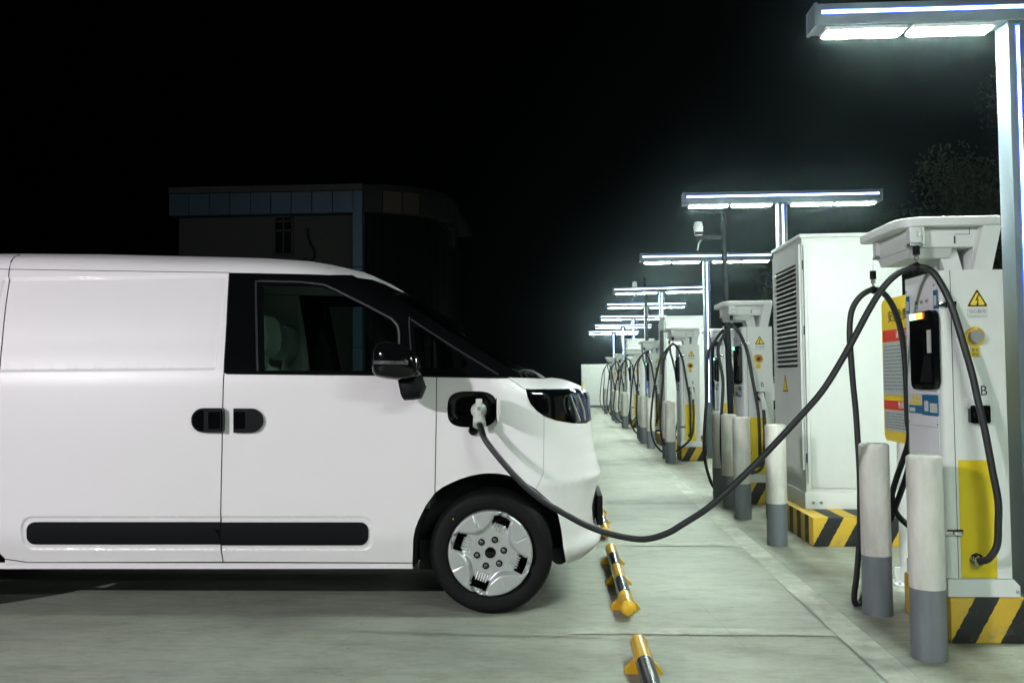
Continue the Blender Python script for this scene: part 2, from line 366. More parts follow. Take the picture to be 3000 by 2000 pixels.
# ------------------------------------------------------------------ bollards
def make_bollard():
    r = empty('bollard', (0, 0, 0))
    MB().lathe([(.0745, 0), (.0745, .305)], (0, 0, 0), n=48).build('grey_base_band', M_GREY, r)
    MB().lathe([(.0745, .305), (.075, .308), (.075, .865), (.0735, .874), (.065, .882), (0, .886)], (0, 0, 0), n=48).build('white_tube', M_BOL, r)
    return r
bol = make_bollard()
DY = [4.24+4.54*k for k in range(7)]
CY = [6.605, 6.605+9.08, 6.605+18.16]
BL = []
for k, y in enumerate(DY): BL += [(1.60, y-.21, 'nearest bollard' if 0 else f'd{k}a'), (1.635, y+.52, f'd{k}b')]
for k, y in enumerate(CY): BL += [(1.585, y+.08, f'c{k}a'), (1.585, y+1.32, f'c{k}b')]
ORD = ['first', 'second', 'third', 'fourth', 'fifth', 'sixth', 'seventh']
for i, (x, y, c) in enumerate(BL):
    o = bol if i == 0 else copy_tree(bol); o.location = (x, y, 0); o.rotation_euler = (0, 0, i*1.7)
    k = int(c[1]); side = 'near' if c[2] == 'a' else 'far'
    if c[0] == 'd': lab = f'white bollard with grey base at the {side} corner of the {ORD[k]} charger from the camera'
    else: lab = f'white bollard with grey base at the {side} corner of the {ORD[k]} louvred cabinet'
    if c == 'd0a': lab = 'nearest and largest white bollard, rust at its rim, before the first charger'
    if c == 'd0b': lab = 'second nearest white bollard, crossed by the hanging black cable'
    if c == 'c0a': lab = 'white bollard with grey base before the striped plinth of the tall louvred cabinet'
    tag(o, lab, 'bollard', 'white and grey bollards along the charger row')

# ------------------------------------------------------------------ plinths and power cabinets
def plinth(x0, x1, y0, y1, lab, h=.21):
    r = MB().box(0, x1-x0, 0, y1-y0, 0, h, bev=.012)
    for i, f in enumerate(r.f):
        vs = [Vector(r.v[k]) for k in f]; nx = (vs[1]-vs[0]).cross(vs[2]-vs[0])
        if abs(nx.x) > max(abs(nx.y), abs(nx.z)): r.m[i] = 1
    o = r.build('concrete_plinth', [M_HAZ, M_HAZY], None, (x0, y0, 0)); tag(o, lab, 'plinth', 'black and yellow striped concrete plinths'); return o
for k, y in enumerate(DY): plinth(1.785, 2.16, y, y+.56, f'black and yellow striped concrete plinth under the {ORD[k]} charger from the camera')
for k, y in enumerate(CY): plinth(1.822, 2.80, y, y+1.5, f'black and yellow striped concrete plinth under the {ORD[k]} louvred cabinet')
def make_cabinet():
    r = empty('power_cabinet')
    W, Dp, H0, H1 = .78, .92, .0, 2.11
    MB().box(0, W, 0, Dp, .0, .13, bev=.004).build('base', M_WHT, r)
    b = MB().box(.012, W-.003, .003, Dp-.003, .131, H1-.002)     # core
    b.box(-.004, W+.004, -.006, Dp+.004, H1, H1+.03, bev=.005)
    b.build('body', M_WHT, r)
    MB().box(.05, W-.05, -.004, .0025, .16, H1-.04, bev=.0015).build('side_panel', M_WHT, r)
    # louvred door on the -X face
    d = MB()
    d.box(-.004, .0115, .03, .12, .30, H1-.05); d.box(-.004, .0115, Dp-.10, Dp-.03, .30, H1-.05)
    d.box(-.004, .0115, .12, Dp-.10, .30, 1.10); d.box(-.004, .0115, .12, Dp-.10, H1-.19, H1-.05)
    d.build('louvred_door', M_WHT, r)
    MB().box(.0105, .0118, .12, Dp-.10, 1.10, H1-.19).build('louvre_gap_shade', M_DRK, r)  # dark sheet stands in for the shade in the gaps between slats
    l = MB(); n = 21; zz0, zz1 = 1.115, H1-.195
    for i in range(n):
        z = zz0+(zz1-zz0)*(i+.15)/n; h = (zz1-zz0)/n
        l.add([(-.016, .121, z), (-.016, Dp-.101, z), (.0095, Dp-.101, z+h*.45), (.0095, .121, z+h*.45),
               (-.016, .121, z+.005), (-.016, Dp-.101, z+.005), (.0100, Dp-.101, z+h*.55), (.0100, .121, z+h*.55)], [[0, 1, 2, 3], [7, 6, 5, 4], [0, 4, 5, 1], [1, 5, 6, 2], [3, 2, 6, 7], [0, 3, 7, 4]])
    l.build('louvre_slats', M_WHT, r)
    for z in (.36, 1.35, 1.86): MB().cyl((.02, -.003, z), (.02, -.003, z+.07), .006, n=8).build('hinge', M_PLA, r)
    MB().prism([(-.014, 0), (.0, 0), (.0, 0)], 'x', 0, .001)
    t = MB().prism([(.44, .90), (.60, .90), (.52, 1.04)], 'x', -.0065, -.0045, 0).prism([(.455, .91), (.585, .91), (.52, 1.022)], 'x', -.0080, -.0066, 1); t.build('warning_triangle', [M_TXT, M_SYEL], r)
    s = MB()
    for x in (.06, .12, W-.08): s.lathe([(0, -.006), (.011, -.005), (.012, 0)], (x, -.001, .05), 'y', n=12)
    s.build('bolts', M_STE, r)
    MB().box(.02, .025, -.0062, -.0045, .2, H1-.06).build('door_gap', M_SEAM, r)
    return r
cab = make_cabinet()
for k, y in enumerate(CY):
    o = cab if k == 0 else copy_tree(cab); o.location = (1.885, y+.42, .21)
    tag(o, ['tall white power cabinet with louvred side behind the nearest charger', 'white louvred power cabinet directly behind the third charger', 'farthest louvred white power cabinet, behind the fifth charger'][k], 'power cabinet', 'louvred white power cabinets on plinths')
# marks on the two farther cabinets
c2 = [o for o in COL.objects if o.name.startswith('power_cabinet')]
MB().box(.10, .22, -.0065, -.0045, 1.80, 1.815).build('orange_mark', M_ORG if 0 else mat('orange_ink', (.7, .16, .03), .5), c2[1])
b = MB()
for i in range(7): b.box(.34+.045*i, .365+.045*i, -.0065, -.0045, 1.80+(i % 2)*.01, 1.845)
b.build('teal_mark', mat('teal_ink', (.10, .42, .45), .5), c2[1])
MB().lathe([(.05, 0), (.05, -.002), (.035, -.002), (.035, 0)], (.30, -.0047, 1.70), 'y', n=24).build('red_mark', M_SRED, c2[2])

# far white equipment box at the row's end
r = empty('equipment_box', (.92, 38.4, 0)); tag(r, 'wide grey-white equipment box closing the far end of the charger row', 'equipment box')
MB().box(0, 1.55, 0, .9, .10, 1.86, bev=.012).build('body', M_WHT, r); MB().box(.03, 1.52, .03, .87, 0, .10).build('base', M_GREY, r)
MB().box(-.004, .05, -.01, -.0005, .55, 1.12).build('yellow_stripe', M_YEL, r)

# ------------------------------------------------------------------ dispensers (chargers)
def make_dispenser():
    r = empty('charger')
    X0, X1, F_, B_ = -.005, .290, .012, .42           # local; x0=1.785, y0=kerb front
    f = MB()
    # body with rounded near-left corner
    def body_out(x0, x1, y0, y1, rr):
        o = []
        for k in range(7):
            t = R(180+90*k/6); o.append((x0+rr+rr*math.cos(t), y0+rr+rr*math.sin(t)))
        o += [(x1-.006, y0), (x1, y0+.006), (x1, y1), (x0, y1)]; return o
    f.prism(body_out(X0, X1, F_, B_, .035), 'z', .295, 1.725, 0, False)
    f.build('housing', M_WHT, r)
    MB().prism([(X0-.0, .212), (.318, .212), (.318, .262), (.29, .292), (X0-.0, .292)], 'y', .006, .50).build('base_skirt', M_WHT, r)
    MB().box(X0-.004, X0-.0005, .05, .405, .31, 1.69, bev=.0015).build('front_panel', M_WH2, r)
    g = MB().box(.0445, .0475, F_-.0008, F_+.003, .296, 1.724); g.build('door_gap', M_SEAM, r)
    MB().box(.058, .220, F_-.002, F_+.001, .297, .838).build('yellow_panel', M_YEL, r)
    # card reader recess frame on the -X face
    fr = MB(); yo = rrect(.015, .30, 1.165, 1.542, .045); yi = rrect(.040, .275, 1.19, 1.50, .03)
    n = len(yo)
    vo = [(X0-.03, a, b) for a, b in yo]; vi = [(X0-.032, a, b) for a, b in yi]; vb = [(X0-.0042, a, b) for a, b in yo]; vd = [(X0-.006, a, b) for a, b in yi]
    fr.add(vo+vi+vb+vd, [[i, (i+1) % n, n+(i+1) % n, n+i] for i in range(n)]+[[i, 2*n+i, 2*n+(i+1) % n, (i+1) % n] for i in range(n)]+[[n+i, n+(i+1) % n, 3*n+(i+1) % n, 3*n+i] for i in range(n)], 0, True)
    fr.add(vd, [list(range(n))], 0)
    sc = fr.build('reader_hood', M_BLK, r)
    MB().box(X0-.038, X0-.034, .13, .20, 1.506, 1.536, 0).box(X0-.038, X0-.034, .20, .275, 1.506, 1.536, 1).build('status_light', [M_ORG, M_GRN], r)
    MB().box(X0-.02, X0-.007, .085, .12, 1.34, 1.45, 0).build('screen_label', [M_WLAB], r)
    MB().prism([(.06, 1.20), (.21, 1.20), (.15, 1.33), (.08, 1.33)], 'x', X0-.022, X0-.007).build('card_pad', M_PLA, r)
    # stickers on the front
    s = MB(); h = -.045
    s.box(X0-.0065, X0-.0045, .045, .2279, 1.040, 1.140, 0).box(X0-.0065, X0-.0045, .228, .395, 1.045, 1.085, 0).box(X0-.0065, X0-.0045, .228, .395, 1.086, 1.145, 1)
    s.box(X0-.0078, X0-.0066, .055, .135, 1.055, 1.10, 1).box(X0-.0078, X0-.0066, .155, .20, 1.06, 1.11, 1).box(X0-.0078, X0-.0066, .315, .385, 1.053, 1.073, 1)
    for i in range(3): s.prism([(.245+.038*i, 1.112), (.277+.038*i, 1.112), (.261+.038*i, 1.142)], 'x', X0-.0078, X0-.0066, 2)
    s.box(X0-.0078, X0-.0066, .24, .385, 1.091, 1.106, 2); s.build('stickers', [M_BLUE, M_WLAB, M_SYEL], r)
    s = MB()
    for y in (.005, .335): MB().box(X0-.0065, X0-.0045, y+.02, y+.062, 1.548, 1.635, 0).box(X0-.0078, X0-.0066, y+.027, y+.055, 1.562, 1.610, 1).build('sticker', [M_BLUE, M_WLAB], r)
    for i in range(3): s.box(X0-.0065, X0-.0045, .12+.062*i, .165+.062*i, 1.580, 1.604, 1).box(X0-.0075, X0-.0066, .128+.062*i, .157+.062*i, 1.587, 1.598, 2)
    s.build('stickers', [M_BLUE, M_WLAB, M_TXG], r)
    s = MB()
    for y, z in ((.06, .34), (.395, .34), (.06, 1.66), (.395, 1.66), (.06, 1.0), (.395, 1.0)): s.lathe([(0, -.0035), (.0045, -.003), (.0055, 0)], (X0-.0042, y, z), 'x', n=10)
    s.box(X0-.0046, X0-.0041, .052, .403, .985, .9868).build('panel_screws', M_STE, r)
    # near (-Y) side: signs
    y0 = F_
    t = MB(); cx, cz, hh = .167, 1.580, .072
    def tri(s_, yy, mi):
        p = []
        for a in (90, 210, 330):
            ox, oz = cx+s_*.85*math.cos(R(a)), cz+s_*.85*math.sin(R(a))
            for q in (-50, -25, 0, 25, 50): p.append((ox+.005*math.cos(R(a+q)), oz+.005*math.sin(R(a+q))))
        t.prism(p, 'y', yy-.0006, yy, mi)
    tri(.057, y0-.0006, 0); tri(.053, y0-.0013, 1); tri(.037, y0-.0020, 0)
    bolt = [(.004, .034), (-.010, .004), (.000, .006), (-.003, -.012), (-.008, -.010), (.0, -.026), (.007, -.008), (.002, -.010), (.006, .012), (-.001, .009), (.010, .034)]
    t.prism([(cx+a, cz-.004+b_) for a, b_ in bolt], 'y', y0-.0034, y0-.0027, 1)
    t.build('warning_triangle', [M_SYEL, M_TXT], r)
    q = MB().box(.121, .211, y0-.0012, y0-.0004, 1.500, 1.543, 1).box(.1222, .2098, y0-.0018, y0-.0013, 1.5012, 1.5418, 0).build('warning_label', [M_WLAB, M_TXG], r)
    text_mb('当心触电', .0200, M_TXG, 'lettering', q, (.166, y0-.0020, 1.5285), ROT_CAM)
    text_mb('Warning electric shock', .0080, M_TXG, 'lettering', q, (.166, y0-.0020, 1.508), ROT_CAM)
    ex, ez = .151, 1.411
    e = MB().lathe([(.0, -.004), (.047, -.004), (.049, 0)], (ex, y0-.0004, ez), 'y', 0, 40)
    for a in list(range(20, 80, 15))+list(range(100, 170, 15)):
        u, v_ = ex+.041*math.cos(R(a)), ez+.041*math.sin(R(a)); e.box(u-.003, u+.003, y0-.0058, y0-.0046, v_-.003, v_+.003, 1)
    e = e.build('emergency_stop', [M_SYEL, M_RED], r)
    MB().lathe([(.0, -.028), (.015, -.028), (.019, -.024), (.020, -.010)], (ex, y0, ez), 'y', n=28).build('button', M_RED, e)
    MB().lathe([(0, -.034), (.029, -.034), (.032, -.028), (.033, -.005)], (ex, y0, ez), 'y', n=28).build('clear_cover', MATS.get('clear_cover_plastic') or glass('clear_cover_plastic', (.70, .72, .74)), e)
    q = MB().box(.127, .173, y0-.0012, y0-.0004, 1.316, 1.361, 1).box(.1282, .1718, y0-.0018, y0-.0013, 1.3172, 1.3598, 0).build('stop_label', [M_SYEL, M_TXG], r)
    text_mb('紧急', .0165, M_TXT, 'lettering', q, (.150, y0-.0020, 1.3475), ROT_CAM)
    text_mb('按钮', .0165, M_TXT, 'lettering', q, (.150, y0-.0020, 1.3280), ROT_CAM)
    text_mb('B', .066, M_TXT, 'letter_b', r, (.184, y0-.0006, 1.158), ROT_CAM, sx=.9)
    # holster
    h = MB().prism(rrect(.095, .225, 1.078, 1.122, .012), 'y', y0-.024, y0-.0004, 0).build('holster_hood', M_WHT, r)
    h = MB().prism(rrect(.110, .200, 1.010, 1.092, .008), 'y', y0-.027, y0-.0006, 0)
    h.lathe([(.0, -.012), (.026, -.012), (.030, -.018), (.036, -.018), (.038, 0)], (.155, y0-.027, 1.050), 'y', 0, 28)
    h.build('holster_socket', M_BLK, r)
    # latches, gland
    for z in (1.548, .492):
        MB().box(-.012, .028, y0-.010, y0-.0005, z, z+.028, bev=.004).box(.026, .066, y0-.018, y0-.0025, z+.001, z+.030, bev=.005).build('latch', M_CHR, r)
    MB().lathe([(.030, 0), (.032, -.010), (.027, -.014), (.028, -.028), (.023, -.032), (.022, -.042), (.0185, -.043)], (.125, y0, .382), 'y', n=8, smooth=False).lathe([(.0185, -.02), (.0185, -.05)], (.125, y0, .382), 'y').build('cable_gland', M_CHR, r)
    MB().lathe([(0, -.003), (.008, -.003), (.008, 0)], (.305, .006, .235), 'y', n=12).build('bolts', M_STE, r)
    # top canopy: plate, box, struts
    pl = [(-.168, .60), (-.168, .19), (-.160, .13), (-.14, .085), (-.10, .055), (-.05, .042), (.28, .036), (.298, .042), (.308, .062), (.308, .59), (.29, .62), (-.15, .62)]
    MB().prism(pl, 'z', 1.940, 1.985).build('canopy_plate', M_WHT, r, bevel=.006)
    MB().box(-.100, .225, .095, .56, 1.845, 1.939, 0, bev=.004).prism([(.54, 1.844), (.50, 1.80), (.14, 1.80), (.105, 1.844)], 'x', -.095, .10, 0).build('canopy_box', M_WHT, r)
    c = MB().box(.105, .112, .0925, .0945, 1.862, 1.898, 0).box(.11, .178, .0925, .0945, 1.905, 1.907, 0).box(.177, .179, .0925, .0945, 1.905, 1.937, 0); c.build('box_slot', M_TXT, r)
    st = MB()
    def slab(x0, x1, y0_, y1_, z0, X0_, X1_, Y0_, Y1_, z1):
        st.add([(x0, y0_, z0), (x1, y0_, z0), (x1, y1_, z0), (x0, y1_, z0), (X0_, Y0_, z1), (X1_, Y0_, z1), (X1_, Y1_, z1), (X0_, Y1_, z1)], [[3, 2, 1, 0], [4, 5, 6, 7], [0, 1, 5, 4], [1, 2, 6, 5], [2, 3, 7, 6], [3, 0, 4, 7]])
    slab(.085, .170, .15, .34, 1.727, .050, .140, .15, .34, 1.844); st.build('strut', M_WHT, r); st = MB()
    slab(.175, .262, .06, .10, 1.727, .220, .305, .045, .085, 1.939); slab(.175, .262, .34, .38, 1.727, .220, .305, .34, .38, 1.939); slab(.172, .190, .10, .34, 1.727, .216, .234, .085, .34, 1.939); st.build('strut', M_WHT, r)
    # retractor brackets at near and far corner
    for y in (.048, .50):
        b = MB().box(-.118, -.062, y, y+.05, 1.862, 1.938, 0, bev=.004).box(-.060, -.048, y+.006, y+.044, 1.856, 1.938, 0)
        b = b.build('cable_hanger', M_WHT, r)
        MB().lathe([(0, -.008), (.010, -.008), (.010, 0)], (-.078, y-.0005, 1.90), 'y', n=14).box(-.122, -.058, y-.004, y+.054, 1.846, 1.859, 0, bev=.004).build('hanger_pulley', M_STE, b)
    # docking plug (left out on the charger whose plug is in the van)
    p = MB().tube([(.155, y0-.040, 1.06), (.155, y0-.075, 1.055), (.158, y0-.105, 1.035)], [.029, .029, .024], 0, 20)
    p.tube([(.158, y0-.09, 1.05), (.163, y0-.12, .995), (.166, y0-.125, .945), (.166, y0-.125, .92)], [.021, .019, .021, .023], 0, 16)
    p.box(.148, .172, y0-.12, y0-.08, 1.06, 1.085, 0, bev=.005); p.build('docked_plug', M_PLUG, r)
    return r
disp = make_dispenser()
DLAB = ['nearest charger with green and orange status light, its plug socket empty', 'second charger from the camera, yellow panel and plug docked under the letter B',
 'third charger from the camera, before a louvred cabinet', 'fourth charger from the camera, partly behind hanging cables', 'fifth charger from the camera', 'sixth charger from the camera', 'farthest charger in the row']
chargers = []
for k, y in enumerate(DY):
    if k == 0: o = disp
    else:
        o = copy_tree(disp)
    o.location = (1.785, y, 0); chargers.append(o); tag(o, DLAB[k], 'charger', 'chargers standing in a row')
M_FRO = mat('frosted_cover', (.34, .36, .37), .35); M_FRO.node_tree.nodes['Principled BSDF'].inputs['Alpha'].default_value = .72
for ch in list(chargers[0].children):
    if ch.name.startswith('docked_plug'): bpy.data.objects.remove(ch); continue
    if ch.name.startswith('emergency_stop'):
        for g_ in ch.children:
            if g_.name.startswith('clear_cover'): g_.data = g_.data.copy(); g_.data.materials.clear(); g_.data.materials.append(M_FRO)
for o in chargers[1:]:
    for ch in o.children:
        if ch.name.startswith('status_light'): 
            ch.data = ch.data if o is chargers[1] and 0 else ch.data
me2 = None
for o in chargers[1:]:
    for ch in o.children:
        if ch.name.startswith('status_light'):
            if me2 is None:
                me2 = ch.data.copy(); me2.materials[0] = M_BLK
            ch.data = me2
# chargers of the opposite row, back to back with this one
opp = copy_tree(disp, loc=(2.94, 13.3, 0)); opp.rotation_euler = (0, 0, 0); opp.scale = (1, 1, 1)
tag(opp, 'charger of the opposite row, seen between the black pole and the second charger', 'charger', 'chargers standing in a row')
opp.location = (2.44, 13.75, 0)
for ch in opp.children:
    if ch.name.startswith('status_light'): ch.data = me2
plinth(2.42, 2.86, 13.75, 14.3, 'striped plinth under the charger of the opposite row')

# ------------------------------------------------------------------ cables
def cable(pts, lab, r=.0158, near=True, conn=None, clip=None):
    o = empty('charging_cable', (pts[0][0], pts[0][1], 0)); L_ = Vector((pts[0][0], pts[0][1], 0))
    P = [Vector(p)-L_ for p in spline(pts, 7)]
    MB().tube(P, r, 0, 14).build('hose', M_CAB, o)
    if clip is not None:
        c = Vector(clip)-L_
        top = 1.846
        m = MB().tube([(c.x-.010, c.y, c.z-.006), (c.x+.010, c.y, c.z+.004)], .0205, 0, 16)
        m.tube([(c.x, c.y, c.z+.018), (c.x, c.y, c.z+.034)], .006, 1, 8)
        m.lathe([(.006, 0), (.012, .006), (.011, .020), (.004, .028)], (c.x, c.y, c.z+.030), n=14, mi=1)
        zt = max(c.z+.06, top-.035)
        m.tube([(c.x, c.y, c.z+.056), (c.x, c.y, c.z+.10)], .016, 0, 16)
        m.tube([(c.x, c.y, c.z+.10), (c.x, c.y, top+.002)], .003, 1, 6)
        m.build('hanger_clip', [M_PLA, M_STE], o)
    return o
# cable A : van -> nearest hanger -> gland of the nearest charger (D-pixel survey with depth)
A = [(1100.8, 971, 4.56), (1107, 989, 4.53), (1116.8, 1011, 4.50), (1152.8, 1059, 4.46), (1196.8, 1107, 4.43), (1244.8, 1147, 4.41), (1300.8, 1183, 4.39), (1360.8, 1213, 4.37), (1420.8, 1231, 4.36),
     (1480, 1236, 4.35), (1530, 1224, 4.34), (1568, 1203.6, 4.33), (1633, 1160, 4.32), (1714, 1086.4, 4.31), (1785, 1015, 4.31), (1844, 949.8, 4.30), (1894, 888, 4.30), (1951, 796, 4.30), (1997, 708.4, 4.30),
     (2032, 656, 4.30), (2067, 624.4, 4.30), (2105.6, 612, 4.30), (2140.6, 624.4, 4.28), (2168.6, 663, 4.25), (2189.6, 708.4, 4.22), (2210.6, 778.4, 4.19), (2231.6, 855.4, 4.17), (2249, 925.4, 4.15), (2262, 992, 4.14),
     (2279, 1077.5, 4.13), (2292, 1148.8, 4.12), (2294, 1205, 4.13), (2288.6, 1250, 4.145), (2271.6, 1280, 4.165), (2249, 1289, 4.20)]
A = [D(*p) for p in A]; A = [A[0]]+[p+Vector((random.uniform(-.002, .002), random.uniform(-.004, .004), random.uniform(-.003, .003))) for p in A[1:-1]]+[A[-1]]
cA = cable(A, '', clip=D(2105.6, 612, 4.30)); tag(cA, 'long black charging cable plugged into the white van, sagging to the nearest charger', 'cable', 'black charging cables')
B = [(1.95, 4.80, .42), (1.90, 4.92, .40), (1.80, 4.98, .55)]+[tuple(D(*p)) for p in [(2086, 1017.6, 4.92), (2084, 960.4, 4.90), (2081, 873, 4.88), (2076, 803, 4.87), (2067, 750.4, 4.86), (2053, 708.4, 4.85), (2032, 676, 4.84), (2006, 665, 4.83), (1976.5, 680.4, 4.83),
     (1956.8, 712, 4.83), (1951.6, 757.4, 4.83), (1953.4, 803, 4.83), (1958.6, 873, 4.83), (1965.6, 943, 4.83), (1970, 1010, 4.83), (1974.6, 1092.5, 4.83), (1975.4, 1186, 4.83), (1973.5, 1242.6, 4.84), (1968, 1317.6, 4.86), (1962, 1375, 4.89), (1975, 1384, 4.93), (2005, 1320, 4.97), (2035, 1225, 4.98), (2050, 1180, 4.98), (2073, 1118.8, 4.97), (2090, 1060, 4.95)]]+[(1.86, 4.84, .90)]
cB = cable(B, '', clip=D(2006, 665, 4.83)); tag(cB, 'black cable loop touching the ground beside the second bollard at the nearest charger', 'cable', 'black charging cables')
random.seed(11)
LOOPS = {1: (.13, .20), 2: (.215, .15), 3: (.20, .12), 4: (.22, .10), 5: (.20, .13), 6: (.21, .12)}
for k in range(1, 7):
    j = lambda a: random.uniform(-a, a); y = DY[k]; wd, bz = LOOPS[k]; wd += j(.03)
    hx, hy, hz = 1.695, y+.073, 1.846-.105+j(.02)
    p = [(1.910, y-.03, .382), (1.912, y-.075, .42), (1.912, y-.09, .60), (1.905, y-.08, .90), (1.855, y-.06, 1.25), (1.82, y-.02, 1.50), (1.765, y+.04, 1.66), (hx, hy, hz), (1.625, hy, 1.66), (1.56, hy, 1.50),
         (hx-wd*.75, hy-.01, 1.20), (hx-wd*.92, hy-.02, .85), (hx-wd, hy-.04, .50), (hx-wd*.8, hy-.06, .28), (hx-.03, hy-.08, bz), (hx+.10, y-.12, bz+.08+j(.03)), (hx+.22, y-.16, .38), (1.948, y-.15, .66), (1.952, y-.118, .83), (1.951, y-.113, .92)]
    o = cable(p, '', clip=(hx, hy, hz)); tag(o, f'near black cable loop with its plug docked in the {ORD[k]} charger from the camera', 'cable', 'black charging cables')
    hy = y+.525; w2 = wd+.09
    p = [(1.88, y+.55, .42), (1.85, y+.60, .55), (1.83, y+.62, .90), (1.80, y+.61, 1.25), (1.75, y+.59, 1.50), (1.71, hy, 1.62), (hx, hy, hz-.03), (1.60, hy, 1.60), (1.53, hy, 1.45),
         (hx-w2*.8, hy, 1.10), (hx-w2*.95, hy, .75), (hx-w2, hy, .45), (hx-w2*.8, hy, .22), (hx-.10, hy+.02, .08), (hx+.02, hy+.04, .12), (1.76, hy+.05, .35), (1.83, hy+.05, .62), (1.86, hy+.02, .80)]
    o = cable(p, '', clip=(hx, hy, hz-.03)); tag(o, f'far black cable loop hanging from the {ORD[k]} charger from the camera', 'cable', 'black charging cables')

# ------------------------------------------------------------------ notice board beside the nearest charger
r = empty('notice_board', (2.04, 5.55, 0)); tag(r, 'yellow, red and grey notice board on a white post behind the nearest charger', 'notice board')
MB().lathe([(.0, .0), (.0, 0)], (0, 0, 0), n=3)
MB().cyl((0, -.12, .012), (0, -.12, 1.60), .038, n=24).build('post', M_WHT, r)
MB().box(-.085, .085, -.205, -.035, 0, .012).box(-.006, .006, -.19, -.05, .012, .10).box(-.07, .07, -.126, -.114, .012, .10).cyl((-.065, -.185, .012), (-.065, -.185, .03), .01, n=8).build('base_plate', M_WHT, r)
X = -.045
panel = rrect(-.60, .06, .84, 1.70, .05)
MB().prism(panel, 'x', X, X+.006).build('board', M_SYEL, r)
b = MB()
b.box(X-.002, X-.0005, -.585, .045, 1.44, 1.51, 0).box(X-.002, X-.0005, -.585, .045, 1.12, 1.435, 1).box(X-.002, X-.0005, -.585, .045, 1.03, 1.085, 0).box(X-.002, X-.0005, -.585, .045, .905, 1.027, 1)
b = b.build('printed_fields', [M_SRED, M_SGRY], r)
ln = MB(); random.seed(5)
def lines(z1, z0, dz):
    z = z1
    while z > z0:
        y = .03; e = random.choice([-.56, -.57, -.55, -.25, -.5, -.56, -.57])
        while y > e:
            l = random.uniform(.03, .16); ln.box(X-.0032, X-.0022, max(e, y-l), y, z-.0072, z); y -= l+random.uniform(.008, .014)
        z -= dz
lines(1.415, 1.14, .0215); lines(1.010, .925, .0165)
ln.build('small_print', M_TXG, r)
text_mb('安全免责声明', .075, M_TXT, 'lettering', r, (X-.0015, -.27, 1.585), ROT_LEFT)
text_mb('注意事项', .05, M_TXW, 'lettering', r, (X-.0030, -.27, 1.475), ROT_LEFT)
text_mb('免责声明', .045, M_TXW, 'lettering', r, (X-.0030, -.27, 1.058), ROT_LEFT)

# ------------------------------------------------------------------ camera poles
def cam_pole(x, y, h, lab, arm):
    r = empty('camera_pole', (x, y, 0)); tag(r, lab, 'camera pole', 'black surveillance camera poles')
    MB().lathe([(.07, 0), (.07, .012), (.036, .02), (.033, h), (0, h+.005)], (0, 0, 0), n=24).build('pole', M_PLA, r)
    MB().box(-arm, 0, -.02, .02, h-.30, h-.25, bev=.004).build('arm', M_PLA, r)
    c = MB().lathe([(.0, .17), (.045, .16), (.058, .10), (.050, .02), (.04, 0)], (-arm+.03, 0, h-.25), n=20).box(-arm-.02, -arm+.08, -.055, -.045, h-.24, h-.21, 1)
    c.build('camera_head', [M_WHT, M_PLA], r)
    MB().tube([(-arm+.06, 0, h-.30), (-arm+.03, 0, h-.34), (-arm+.01, 0, h-.42)], .010, 0, 8).build('bracket', M_STE, r)
    o = r; o.rotation_euler = (0, R(-1.2), 0)
cam_pole(1.99, 10.45, 3.15, 'black pole with a white camera head, behind the second charger', .32)
cam_pole(1.96, 19.6, 3.45, 'slimmer black camera pole farther back, behind the fourth charger', .26)

# ------------------------------------------------------------------ wheel stops
def wheel_stop(y0, y1, lab):
    r = empty('wheel_stop', (.335, y0, 0)); tag(r, lab, 'wheel stop', 'yellow and black tubular wheel stops'); L_ = y1-y0
    t = MB().lathe([(.0375, .02), (.0375, L_-.02)], (0, 0, .062), 'y', n=32); t.build('tube', M_TUBE, r)
    if 'stop_yellow' not in MATS: mat('stop_yellow', (.72, .42, .02), .35)
    MB().lathe([(0, -.012), (.018, -.009), (.031, -.001), (.0385, .012), (.0385, .030)], (0, 0, .062), 'y', n=32).build('end_cap', MATS['stop_yellow'], r)
    MB().lathe([(.0385, L_-.030), (.0385, L_-.012), (.031, L_+.001), (.018, L_+.009), (0, L_+.012)], (0, 0, .062), 'y', n=32).build('end_cap', MATS['stop_yellow'], r)
    for q in (.25, .82, 1.40):
        yy = q; s = MB()
        s.prism([(-.078, .0), (.078, .0), (.078, .010), (.066, .026), (.044, .048), (.036, .058), (-.036, .058), (-.044, .048), (-.066, .026), (-.078, .010)], 'y', yy-.025, yy+.025)
        s.build('foot', MATS['stop_yellow'], r)
wheel_stop(2.40, 4.02, 'nearest yellow and black wheel stop tube, cut by the bottom edge')
wheel_stop(4.58, 6.20, 'yellow and black wheel stop tube just in front of the van')
wheel_stop(6.82, 8.44, 'yellow and black wheel stop tube just beyond the van nose')
wheel_stop(9.08, 10.70, 'farther yellow wheel stop tube mostly hidden by the van nose')

# ------------------------------------------------------------------ the white van
YS, YCT = 4.655, 5.50
WH = YCT-YS
XR = -4.35
def Dl(pts, Yf): return [tuple(D(x, y, Yf(x, y)))[0::2] for x, y in pts]
_top = [(-700, 584), (0, 583), (200, 584), (300, 586), (450, 589), (576, 592), (683, 598), (729, 604), (806, 619), (860, 638), (901, 659), (1001, 713), (1110, 782), (1215, 851), (1235, 864), (1262, 868), (1295, 870), (1330, 873), (1380, 878)]
_top = [(x, y-float(np.interp(x, [-700, 10, 576, 683, 806, 860, 901, 1050, 1110, 1215, 1240, 1290, 1380], [20, 20, 19, 18, 13.5, 7.5, 1, -2, -3, 0, 6, 11.5, 11.5]))) for x, y in _top]
_top = Dl(_top, lambda x, y: 4.90 if x < 1000 else 5.0)
TX = np.array([XR-1]+[p[0] for p in _top][1:]+[1.5]); TZ = np.array([_top[0][1]]+[p[1] for p in _top][1:]+[_top[-1][1]-.15])
